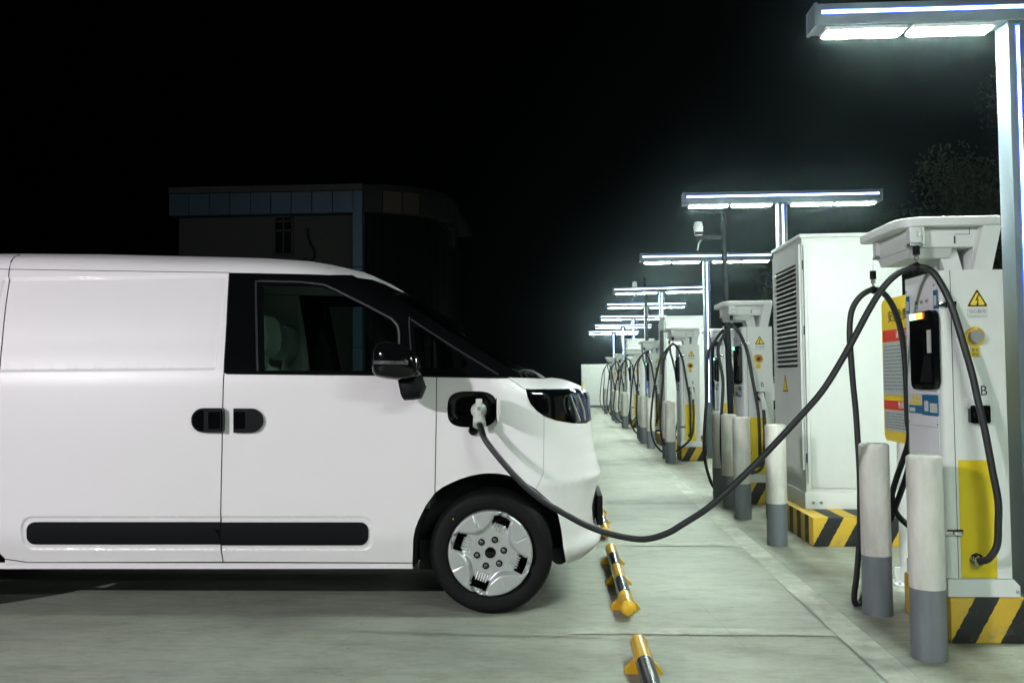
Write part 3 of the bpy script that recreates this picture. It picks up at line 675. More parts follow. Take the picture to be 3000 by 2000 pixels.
_fr = [(1352, 860), (1354, 890), (1356, 925), (1359, 968), (1361, 1000), (1367, 1040), (1377, 1075), (1380, 1090), (1377, 1108), (1375, 1122), (1373, 1165), (1374, 1212), (1378, 1232), (1377, 1245), (1367, 1258), (1345, 1277), (1310, 1293), (1260, 1312)]
_fr = [(x+float(np.interp(y, [860, 905, 1075, 1090, 1118, 1165, 1212, 1235, 1270, 1283, 1293], [3, 3.2, 2.5, 5, 1, -4, -4, 8.5, 9, 3, -4])), y) for x, y in _fr]
_fr = sorted([(p[1], p[0]) for p in Dl(_fr, lambda x, y: 5.15)])
FZ = np.array([-.1]+[a for a, b in _fr]+[2.5]); FX = np.array([_fr[0][1]-.3]+[b for a, b in _fr]+[_fr[-1][1]])
def smooth(a, b, x): t = np.clip((x-a)/(b-a), 0, 1); return t*t*(3-2*t)
def usum(x, z):
    T = np.interp(x, TX, TZ); sl = (np.interp(x+.03, TX, TZ)-np.interp(x-.03, TX, TZ))/.06
    c = 1/np.sqrt(1+sl*sl); Rt = np.interp(x, [-4, -1.3, -.9, -.35, -.1, .2], [.125, .135, .15, .15, .12, .13])
    ut = np.clip(1-(T-z)*c/Rt, 0, 3)
    Fx = np.interp(z, FZ, FX); Rf = np.interp(z, [0, .35, .7, 1.2], [.36, .42, .55, .60])
    uf = np.clip(1-(Fx-x)/Rf, 0, 3)
    ur = np.clip(1-(x-XR)/.25, 0, 3)
    return ut**2.3+uf**2.5+ur**3
N_ = 2.35
def side(x, z):
    tum = .150*np.clip((z-1.23)/.57, 0, 1.2)**1.35
    tuck = .05*smooth(.44, .22, z)
    bulge = .018*np.clip(np.abs(z-.85)/.6, 0, 1)**2
    taper = .055*smooth(-.25, .35, x)
    return YS+tum+tuck+bulge+taper
EMB = []
def sdbox(x, z, b):
    x0, x1, z0, z1, r = b; qx = np.abs(x-(x0+x1)/2)-(x1-x0)/2+r; qz = np.abs(z-(z0+z1)/2)-(z1-z0)/2+r
    return np.hypot(np.maximum(qx, 0), np.maximum(qz, 0))+np.minimum(np.maximum(qx, qz), 0)-r
def S(x, z):
    x = np.asarray(x, float); z = np.asarray(z, float)
    u = np.clip(usum(x, z), 0, 1); q = 1-(1-u)**(1/N_)
    y0 = side(x, z); e = 0
    for b, d, wd in EMB: e = e+d*smooth(wd, -wd, sdbox(x, z, b))
    # recessed black grille at the nose, centre only
    return y0+(YCT-y0)*q+e*(1-q)
def V(dx, dy):
    Y = YS
    for _ in range(14):
        p = D(dx, dy, Y); Y = .5*Y+.5*min(float(S(p.x, p.z)), YS+.42)
    return (p.x, p.z)
def VP(pts): return [V(*p) for p in pts]
# level set outline of the centre profile, found by rays from an inner spine
def anchor(x, z): return (min(max(x, XR+.4), -.35), min(z, .95) if x < -.35 else .95)
LS = []
def hit(ax, az, dx, dz):
    lo, hi = 0, 3.0
    for _ in range(40):
        m = (lo+hi)/2
        if usum(ax+dx*m, az+dz*m) < 1: lo = m
        else: hi = m
    return lo
RAD = []
DEP = [.0008, .003, .007, .014, .024, .038, .056, .078, .105, .14]
xs = np.arange(XR+.3, -.35, .035)
for x in xs:
    h = hit(x, .95, 0, 1); LS.append((x, .95+h)); RAD += [(x, .95+h-d) for d in DEP]
for a in np.arange(90, -75.1, -1.15):
    dx, dz = math.cos(R(a)), math.sin(R(a)); h = hit(-.35, .95, dx, dz); LS.append((-.35+dx*h, .95+dz*h))
    RAD += [(-.35+dx*(h-d), .95+dz*(h-d)) for d in DEP+[.18, .23, .29, .36] if h-d > .05]
for x, z in list(LS)[-1:]: LS.append((x-.02, .20))
LS.append((XR+.02, .20)); LS.append((XR+.0, .95)); LS.append((XR+.0, 1.6))
for a in (150, 130, 115, 100):
    h = hit(XR+.4, 1.5, math.cos(R(a)), math.sin(R(a))); LS.append((XR+.4+math.cos(R(a))*h, 1.5+math.sin(R(a))*h))
def inside(P, poly):
    x, z = P[:, 0], P[:, 1]; c = np.zeros(len(P), bool); n = len(poly); j = n-1
    for i in range(n):
        xi, zi = poly[i]; xj, zj = poly[j]
        if zi != zj:
            t = ((zi > z) != (zj > z)) & (x < (xj-xi)*(z-zi)/(zj-zi)+xi); c ^= t
        j = i
    return c
def dens(poly, h=.03):
    o = []; n = len(poly)
    for i in range(n):
        a, b = poly[i], poly[(i+1) % n]; k = max(1, int(math.hypot(b[0]-a[0], b[1]-a[1])/h))
        for t in range(k): o.append((a[0]+(b[0]-a[0])*t/k, a[1]+(b[1]-a[1])*t/k))
    return o
VAN = empty('white_van', (-1.5, YCT, 0)); tag(VAN, 'large white delivery van in side view with a charging plug in its front wing', 'van')
V0 = Vector((-1.5, YCT, 0))
def sheet(poly, holes=(), extra=(), h=.045, off=0.0, clip=True):
    """triangulated sheet lying on the body surface -> verts, faces"""
    polys = [dens(poly)]+[dens(q, .02) for q in holes]+([LS] if clip else [])
    vs, es = [], []
    for q in polys:
        o = len(vs); vs += q; es += [(o+i, o+(i+1) % len(q)) for i in range(len(q))]
    A_ = np.array(poly); x0, z0 = A_.min(0); x1, z1 = A_.max(0)
    g = [(x+.011*(int((z-z0)/h) % 2), z) for x in np.arange(x0, x1+h, h) for z in np.arange(z0, z1+h, h)]+[p for p in RAD if x0-.02 < p[0] < x1+.02 and z0-.02 < p[1] < z1+.02]+list(extra)
    G = np.array(g); k = inside(G, poly); 
    if clip: k &= usum(G[:, 0], G[:, 1]) < .9999
    for q in holes: k &= ~inside(G, q)
    vs = vs+[tuple(p) for p in G[k]]
    r = delaunay_2d_cdt([Vector(v) for v in vs], es, [], 0, 1e-5)
    P = np.array([tuple(v) for v in r[0]]); Fc = r[2]
    C_ = np.array([P[list(f)].mean(0) for f in Fc]); keep = inside(C_, poly)
    if clip: keep &= inside(C_, LS)
    for q in holes: keep &= ~inside(C_, q)
    Fc = [list(f) for f, kk in zip(Fc, keep) if kk]
    used = sorted({i for f in Fc for i in f}); mp = {a: b for b, a in enumerate(used)}
    Q = P[used]; Y = S(Q[:, 0], Q[:, 1])+off
    if clip: Y = np.where(usum(Q[:, 0], Q[:, 1]) > .998, YCT, Y)
    return [(Q[i, 0], Y[i], Q[i, 1]) for i in range(len(Q))], [[mp[i] for i in f] for f in Fc]
def mk(name, m, parent, sheets, mode='both', label=None):
    """mode both: one object with both halves; pair: near and far object; near: only this side"""
    out = []
    for sd in ((0, 1) if mode == 'both' else ((0,), (1,)) if mode == 'pair' else ((0,),)) if mode != 'both' else ((0, 1),):
        b = MB()
        for vs, fs in sheets:
            for q in (sd if isinstance(sd, tuple) else (sd,)):
                vv = [Vector(v)-V0 if not q else Vector((v[0], 2*YCT-v[1], v[2]))-V0 for v in vs]
                b.add(vv, fs if not q else [f[::-1] for f in fs], 0, True)
        me = b.build(name, m, parent, recalc=False); out.append(me)
        try: me.data.set_sharp_from_angle(angle=R(75))
        except Exception: pass
    return out
def line(pts, r, name, m, parent, off=0, both=True, n=6, conv=True, sub=True):
    q = VP(pts) if conv else pts; d = []
    for a, b in zip(q[:-1], q[1:]):
        k = max(1, int(math.hypot(b[0]-a[0], b[1]-a[1])/.03)); d += [(a[0]+(b[0]-a[0])*t/k, a[1]+(b[1]-a[1])*t/k) for t in range(k)]
    d.append(q[-1]); b = MB()
    P = [Vector((x, float(S(x, z))+off, z))-V0 for x, z in d]
    b.tube(P, r, 0, n)
    if both: MB().tube([Vector((p.x, -p.y, p.z)) for p in P], r, 0, n).build(name, m, parent)
    return b.build(name, m, parent)
def ew(poly, h=.006):
    """points just either side of an embossed edge"""
    o = []
    for d in (-.012, -.006, -.002, .002, .006, .012):
        x0, x1, z0, z1, r = poly; o += dens(rrect(x0-d, x1+d, z0-d, z1+d, max(.002, r+d), 5), .02)
    return o
# embossed fields
e1 = V(-200, 640); e2 = V(509, 850); sd = (e1[0]-.0, e2[0], e2[1], e1[1], .012)
RDX0, RDX1 = V(0, 640)[0]-2.2, V(509, 850)[0]
bs1 = V(49, 1187); bs2 = V(859, 1262)
EMB.append(((bs1[0], bs2[0], bs2[1], bs1[1], .06), .008, .005))
zt_, zb_ = V(300, 637)[1], V(300, 849)[1]
EMB.append(((V(2, 700)[0]-.02, V(506, 745)[0], zb_, zt_, .015), .007, .005))
ex = ew(EMB[0][0])+ew(EMB[1][0])
# outlines (D pixels of the view -> metres on the body)
ARCH = [(947, 1306), (948, 1270), (949, 1238), (953, 1215), (961, 1194), (978, 1160), (999, 1131), (1017, 1118), (1037, 1108), (1058, 1099), (1081, 1092), (1101, 1088), (1121, 1086), (1145, 1087), (1167, 1091), (1185, 1097), (1201, 1104), (1234, 1125), (1265, 1152), (1276, 1168), (1283, 1186), (1289, 1215), (1294, 1255), (1301, 1294)]
DITCH = [(-900, 615), (21.6, 618.5), (270, 622.5), (527, 626), (756, 631.5), (808.6, 631.5), (821, 637.6), (854.6, 642), (879, 650), (900, 660)]
roof = VP(DITCH)+[(V(900, 660)[0]+.06, 1.95), (V(900, 660)[0]+.05, 2.3), (XR-.2, 2.3)]
mk('roof', M_VAN, VAN, [sheet(roof)])
SEAMR = [(21.6, 618.5), (20, 634), (22, 642), (15, 690), (0, 843.5), (-5, 900), (-10, 1000), (-10, 1200), (-8, 1250), (0, 1272), (12, 1283), (60, 1290)]
qp = VP([(-1100, 615), (21.6, 618.5)])+VP(SEAMR[1:])+VP([(60, 1291), (-60, 1304)])+[(XR-.1, V(-60, 1304)[1])]
rc = (-3.42, .325)
whl = [(rc[0]+.40*math.cos(R(a)), rc[1]+.40*math.sin(R(a))) for a in range(0, 360, 8)]
mk('rear_side_panel', M_VAN, VAN, [sheet(qp, [whl], ex)], 'pair')
sdp = VP([(21.6, 618.5), (270, 622.5), (527, 626.6), (521, 740), (514.5, 857), (511.5, 936.5), (510, 1035), (508, 1120), (507, 1186), (507.5, 1252), (512.5, 1289)]+SEAMR[::-1])
SD = mk('sliding_door', M_VAN, VAN, [sheet(sdp, [], ex, .035)], 'pair')
fdp = VP([(514.5, 857), (593.6, 857.8), (854.6, 860), (989.6, 863.7), (1003, 864), (1001.6, 988), (999, 1131)]+ARCH[1:6][::-1]+[(947, 1291), (512.5, 1289), (507.5, 1252), (507, 1186), (508, 1120), (510, 1035), (511.5, 936.5)])
FD = mk('front_door', M_VAN, VAN, [sheet(fdp, [], ex, .035)], 'pair')
# port in the front wing
PORT = []
for a in range(0, 360, 9):
    c, s_ = math.cos(R(a)), math.sin(R(a)); PORT.append((1084+56.5*abs(c)**.62*(1 if c > 0 else -1), 939.5-41.5*abs(s_)**.62*(1 if s_ > 0 else -1)))
PORTX = VP(PORT)
HL = [(1208, 893.3), (1211.5, 911.9), (1218.6, 927.8), (1232.7, 943.7), (1250.4, 956), (1276.9, 965.8), (1315.8, 972), (1347.6, 972.8), (1359, 969)]
hlx = VP(HL); hz = V(1300, 894)[1]
HLP = hlx+[(.60, hlx[-1][1]), (.60, hz), (VP([(1208, 893.3)])[0][0], hz)]
fen = VP([(1003, 864), (1166.6, 866.7), (1201.8, 892.5), (1208, 893.3)]+HL[1:5]+[(1249.5, 1000), (1247.7, 1087), (1231.8, 1123)]+[p for p in ARCH[::-1] if 999 <= p[0] <= 1230]+[(1001.6, 988)])
nf = sheet(fen, [PORTX], PORTX, .03); mk('front_wing', M_VAN, VAN, [nf], 'near'); 
b = MB(); vs, fs = sheet(fen, [], [], .04); b.add([Vector((v[0], 2*YCT-v[1], v[2]))-V0 for v in vs], [f[::-1] for f in fs], 0, True); b.build('front_wing', M_VAN, VAN, recalc=False)
hood = VP([(1166.6, 866.7), (1201.8, 892.5), (1208, 893.3)])+[(.60, hz+.0005), (.60, 1.40), (V(1275, 800)[0], 1.40)]+VP([(1262, 867.5), (1240, 869), (1215, 868)])
mk('bonnet', M_VAN, VAN, [sheet(hood, [], [], .03)])
# bumper : everything ahead of the wing seam, with a hole at the centre for the black grille
bum = VP(HL[4:])+[(.60, hlx[-1][1]), (.60, .22)]+VP([(1301, 1294)])+VP([p for p in ARCH[::-1] if 1232 <= p[0] < 1301])+VP([(1231.8, 1123), (1247.7, 1087), (1249.5, 1000)])
gz0, gz1 = V(1365, 1240)[1], V(1365, 1110)[1]
mk('front_bumper', M_VAN, VAN, [sheet(bum, [], [], .03)])
sill = VP([(-150, 1291), (60, 1291.5), (512, 1292), (946.5, 1292.5), (949, 1305.5), (500, 1306), (-150, 1306)])
mk('sill', M_VAN, VAN, [sheet(sill, [], [], .03, .004)], 'pair')
# black glasshouse with windows
WIN = [(606, 657), (700, 658), (740.6, 660.5), (764.6, 668), (800, 685), (850, 711), (893, 736), (903, 748), (909, 764), (912, 800), (914, 851), (760, 851.5), (609, 850.5)]
QW = [(950.6, 752), (966, 752), (1007.6, 781), (1064.6, 820), (1074, 832), (1067.6, 845.5), (960, 845), (956, 830)]
GH = [(527, 626.6), (756, 631.5), (808.6, 631.5), (821, 637.6), (854.6, 642), (879, 650), (900, 660)]
ghx = VP(GH)+[(V(900, 660)[0]+.06, 1.95), (.3, 1.95), (V(1275, 800)[0], 1.40)]+VP([(1262, 867.5), (1240, 869), (1215, 868), (1166.6, 867.5), (1003, 864), (989.6, 863.7), (854.6, 860), (593.6, 857.8), (514.5, 857), (521, 740)])
WS = VP([(905, 672), (926, 692), (1001, 740), (1169.6, 845), (1196, 858), (1232, 862)])+[(V(1262, 830)[0], 1.36), (.25, 1.95), (V(905, 665)[0]+.05, 1.90)]
WINX, QWX = VP(WIN), VP(QW)
mk('window_surround', M_BLK, VAN, [sheet(ghx, [WINX, QWX, WS], [], .035)])
mk('windscreen', M_WSH, VAN, [sheet(WS, [], [], .03)])
mk('side_window', M_GLS, VAN, [sheet(WINX, [], [], .05, .010)], 'pair')
mk('quarter_window', M_GLS, VAN, [sheet(QWX, [], [], .05, .006)], 'pair')
# trims and seams
line([(592, 852), (589.5, 746), (588, 646), (605, 645.5), (689.6, 647.5), (743.6, 653.5), (770.6, 665), (840, 700), (899.6, 731.5), (913, 746.5), (916, 761), (918.5, 852)], .0065, 'window_trim', M_TRIM, VAN, -.001)
line([(940.5, 728), (946.5, 852)], .004, 'window_trim', M_TRIM, VAN, -.001)
line([(944.6, 734), (1040, 796), (1144, 860)], .0055, 'window_trim', M_TRIM, VAN, -.001)
line([(520, 857.6), (593.6, 858.4), (854.6, 860.8), (989.6, 864.4), (1166, 867.5)], .004, 'window_trim', M_PLA, VAN, -.002)
line(SEAMR, .0030, 'door_seam', M_SEAM, VAN); line([(43.5, 585), (31, 592), (25.5, 600.5), (21.6, 618.5)], .0030, 'roof_seam', M_SEAM, VAN)
line([(-600, 616), (21.6, 618.5), (270, 622.5), (527, 626)], .0025, 'roof_seam', M_SEAM, VAN, .001)
line([(527, 626.6), (521, 740), (514.5, 857), (511.5, 936.5), (510, 1035), (508, 1120), (507, 1186), (507.5, 1252), (512.5, 1289)], .0030, 'door_seam', M_SEAM, VAN)
line([(1003, 864), (1001.6, 988), (999, 1131)], .0026, 'door_seam', M_SEAM, VAN)
line([(60, 1290.6), (512, 1291), (946, 1292)], .0022, 'door_seam', M_SEAM, VAN)
line([(1166.6, 866.7), (1201.8, 892.5), (1215, 893.5)], .0020, 'bonnet_seam', M_SEAM, VAN)
line([(1249.6, 957), (1249.5, 1000), (1247.7, 1087), (1231.8, 1122)], .0008, 'bumper_seam', M_SEAM, VAN)
# rubbing strips
def plate(poly, name, m, parent, th=.010, base=0, conv=True, near=True, hole=()):
    q = VP(poly) if conv else poly; vs, fs = sheet(q, [], [], .05, -th+base, False); b = MB()
    b.add([Vector(v)-V0 for v in vs], fs, 0, True)
    d = dens(q, .02); n = len(d)
    a = [Vector((x, float(S(x, z))-th+base, z))-V0 for x, z in d]; c = [p+Vector((0, th+.006, 0)) for p in a]
    b.add(a+c, [[i, (i+1) % n, n+(i+1) % n, n+i] for i in range(n)], 0, False); o = b.build(name, m, parent); return o
def rrD(x0, x1, y0, y1, r, sides='lr'):
    o = []
    for cx, cy, a, k in ((x1-r, y0+r, 0, 'r'), (x0+r, y0+r, 90, 'l'), (x0+r, y1-r, 180, 'l'), (x1-r, y1-r, 270, 'r')):
        if k in sides:
            for t in range(9): q = R(a+90*t/8); o.append((cx+r*math.cos(q), cy-r*math.sin(q)))
        else: o.append(((x1 if k == 'r' else x0), (y0 if a in (0, 90) else y1)))
    return o
plate(rrD(62.5, 506.3, 1198, 1249, 19, 'l'), 'rubbing_strip', M_PLA, SD[0], .006, -.001)
plate(rrD(508.2, 846, 1198.6, 1251, 19, 'r'), 'rubbing_strip', M_PLA, FD[0], .006, -.001)
# handles
h = plate(rrD(442.9, 513.5, 936.7, 992.2, 27, 'l'), 'handle', M_PLA, SD[0], .022)
h2 = plate(rrD(539, 605.4, 937.6, 992.6, 27, 'r'), 'handle', M_PLA, FD[0], .020)
plate(rrD(447, 471, 941, 988, 21, 'l'), 'handle_bowl', M_BLK, h, .0245); plate(rrD(482, 509, 945, 984, 2.5), 'grip_pad', M_BLK, h, .0235, 0)
plate(rrD(540.5, 566, 945, 984, 2.5), 'grip_pad', M_BLK, h2, .0215)
plate([(513.5, 937), (516.5, 942), (517.5, 965), (516.5, 987), (513.5, 992)], 'grip_edge', M_BLK, h, .036, 0)
# charge port
b = MB(); cxp = sum(p[0] for p in PORTX)/len(PORTX); czp = sum(p[1] for p in PORTX)/len(PORTX)
rings = [(1.0, -.001), (.93, .004), (.90, .018), (.72, .03), (.68, .055), (.66, .060)]
vs = []
for f, dp in rings:
    for x, z in PORTX: vs.append(Vector((cxp+(x-cxp)*f, float(S(cxp, czp))+dp if f < 1 else float(S(x, z))+dp, czp+(z-czp)*f))-V0)
n = len(PORTX); b.add(vs, [[k*n+i, k*n+(i+1) % n, (k+1)*n+(i+1) % n, (k+1)*n+i] for k in range(len(rings)-1) for i in range(n)], 0, True); b.add(vs[-n:], [list(range(n))], 0)
port = b.build('charge_port', M_BLK, VAN)
pc = V(1100, 940); py = float(S(*pc))
MB().lathe([(0, .04), (.028, .04), (.032, .02), (.036, .018), (.038, .058)], Vector((pc[0], py, pc[1]))-V0, 'y', n=30).build('charge_socket', M_PLA, port)
fa = V(1144, 912.8); fb = V(1144, 967.5); y0 = float(S(*fa)); b = MB()
fz0, fz1 = fb[1], fa[1]; fl = [(y0-.155+.15*(1-math.cos(R(t)))/2*0, 0) for t in ()]
outl = rrect(y0-.195, y0-.012, fz0, fz1, .035)
b.prism([(p[0]-V0.y, p[1]) for p in outl], 'x', fa[0]-V0.x, fa[0]-V0.x+.006, 0, False).prism([(p[0]-V0.y, p[1]) for p in outl], 'x', fa[0]-V0.x+.0061, fa[0]-V0.x+.013, 1, False)
b.box(fa[0]-V0.x-.03, fa[0]-V0.x, y0-V0.y-.012, y0-V0.y+.02, (fz0+fz1)/2-.03, (fz0+fz1)/2+.03, 0)
b.build('port_flap', [M_BLK, M_VAN], VAN)
p = V(1088, 988); MB().lathe([(0, -.030), (.022, -.028), (.026, -.02), (.027, 0)], Vector((p[0], float(S(*p)), p[1]))-V0, 'y', n=20).box(p[0]-V0.x-.02, p[0]-V0.x+.022, float(S(*p))-V0.y-.024, float(S(*p))-V0.y-.006, p[1]+.0, p[1]+.035, bev=.005).build('port_cap', M_BLK, VAN)
# plug of cable A (kept with the cable)
LA = cA.location
def PP(dx, dy, Y): return D(dx, dy, Y)-Vector(LA)
b = MB(); c = PP(1100, 942, 4.64)
b.lathe([(.026, .03), (.040, .02), (.041, -.020), (.036, -.045), (.024, -.062), (0, -.066)], c, 'y', 0, 32)
b.tube([PP(1100, 938, 4.60), PP(1100, 952, 4.585), PP(1101, 967, 4.57), PP(1101.5, 974, 4.563)], [.024, .029, .033, .0335], 0, 28)
b.tube([PP(1101.4, 972.5, 4.5655), PP(1101.8, 976, 4.560)], [.0345, .0345], 0, 28)
q0, q1 = PP(1093.5, 961, 4.56), PP(1106.5, 915.5, 4.56); b.box(q0.x, q1.x, -.0, .035, q0.z, q1.z, bev=.005) if 0 else b.box(q0.x, q1.x, 4.545-LA[1], 4.60-LA[1], q0.z, q1.z, 0, bev=.005)
q0, q1 = PP(1096.5, 942, 4.545), PP(1103.5, 934, 4.545); b.box(q0.x, q1.x, 4.541-LA[1], 4.5445-LA[1], q0.z, q1.z, 1)
for zz in range(3):
    q0, q1 = PP(1096.5, 947+4*zz, 4.54), PP(1103.5, 945+4*zz, 4.54); b.box(q0.x, q1.x, 4.541-LA[1], 4.5445-LA[1], q0.z, q1.z, 2)
b.build('charging_plug', [M_PLUG, M_TXG, M_WLAB], cA)
# headlight
lens = mk('headlight', M_LENS, VAN, [sheet(HLP, [], [], .03, -.002)], 'pair')
lc = hlx
b = MB(); vs, fs = sheet([(x, z) for x, z in HLP], [], [], .03, .030)
b.add([Vector(v)-V0 for v in vs], fs, 0, True); b.build('headlight_backing', M_BLK, lens[0])
def lamp_tube(pts, r, m, name, off=.012, n=10):
    q = VP(pts); P = [Vector((x, float(S(x, z))+off, z))-V0 for x, z in spl2(q)]; return MB().tube(P, r, 0, n).build(name, m, lens[0])
def spl2(q):
    return [tuple(v)[0::2] for v in spline([(a, 0, b_) for a, b_ in q], 5)]
MRF = mat('lamp_reflector', (.34, .38, .38), .22, .8)
b = MB(); vs, fs = sheet(VP([(1308, 904), (1332, 903), (1350, 925), (1357, 950), (1357, 967), (1330, 969), (1312, 957), (1302, 932)]), [], [], .03, .022)
b.add([Vector(v)-V0 for v in vs], fs, 0, True); b.build('lamp_reflector', MRF, lens[0])
MBR = mat('blue_reflector', (.04, .10, .6), .15, .2)
lamp_tube([(1310, 908), (1315, 925), (1323, 945), (1331, 965)], .009, M_SILV, 'light_blade')
lamp_tube([(1318, 906), (1324, 925), (1331, 945), (1338, 965)], .0045, MBR, 'light_blade')
lamp_tube([(1326, 905), (1333, 922), (1340, 942), (1343, 964)], .008, M_SILV, 'light_blade')
lamp_tube([(1336, 905), (1344, 922), (1350, 942), (1352, 963)], .005, MBR, 'light_blade')
lamp_tube([(1308, 907), (1299, 910), (1296, 922), (1299, 940), (1310, 958), (1325, 968)], .004, M_NUT, 'light_frame')
p = V(1303, 936); MB().lathe([(0, -.0), (.010, .002), (.015, .008), (.016, .02)], Vector((p[0], float(S(*p))+.008, p[1]))-V0, 'y', n=24).build('lamp_bowl', M_CHR, lens[0])
# mirror (built 0.2 m out from the door)
def mr(pts, Y): return [D(x, y, Y) for x, y in pts]
def blob(pts, Y, dep, name, m, parent, pinch=.75):
    """rounded solid from an outline: layers shrinking towards near and far faces"""
    P = mr(pts, Y); c = sum(P, Vector())/len(P); b = MB(); L_ = []
    for f, d in ((.0, -dep*.52), (.55, -dep*.50), (.82, -dep*.42), (.95, -dep*.26), (1, -dep*.05), (1, dep*.25), (.96, dep*.42), (pinch, dep*.5), (0, dep*.5)):
        L_ += [Vector((c.x+(p.x-c.x)*f, Y+d, c.z+(p.z-c.z)*f))-V0 for p in P]
    n = len(P); b.add(L_, [[k*n+i, k*n+(i+1) % n, (k+1)*n+(i+1) % n, (k+1)*n+i] for k in range(8) for i in range(n)], 0, True)
    return b.build(name, m, parent)
mo = [(855, 830), (856.5, 812), (860.4, 799.8), (866, 791.5), (874, 787), (889.8, 784.5), (910.8, 788), (924, 793), (936, 799.8), (948, 809), (957, 818.7), (962, 828), (965, 842), (965.4, 854.4), (961.2, 862.8), (952, 868), (941, 871.5), (917, 873), (889.8, 870), (875, 867.5), (865.7, 865), (858.5, 856), (856, 845)]
mir = blob(mo, 4.43, .20, 'wing_mirror', M_BLK, VAN)
blob([(915, 871), (940, 869), (966, 858), (970, 872), (976, 889), (971, 903), (965.4, 915.3), (950, 918), (929.7, 919), (925, 912), (922.4, 905.9), (919, 890)], 4.52, .16, 'mirror_arm', M_PLA, mir, .9)
pts = [(854.5, 831), (858, 832), (880, 832), (905, 832.5), (928, 833), (944, 834), (956, 838)]
P = [D(x, y, (4.43, 4.345, 4.318, 4.318, 4.322, 4.350, 4.42)[i]) -V0 for i, (x, y) in enumerate(pts)]
b = MB()
for i in range(len(P)-1):
    a, c = P[i], P[i+1]; hh = .0088
    b.add([a+Vector((0, -.002, -hh)), c+Vector((0, -.002, -hh)), c+Vector((0, -.002, hh)), a+Vector((0, -.002, hh)), a+Vector((0, .012, -hh)), c+Vector((0, .012, -hh)), c+Vector((0, .012, hh)), a+Vector((0, .012, hh))], [[0, 1, 2, 3], [0, 4, 5, 1], [3, 2, 6, 7]], 0)
b.build('turn_indicator', mat('clear_indicator', (.25, .27, .27), .15, .7, var=.5, vscale=60), mir)
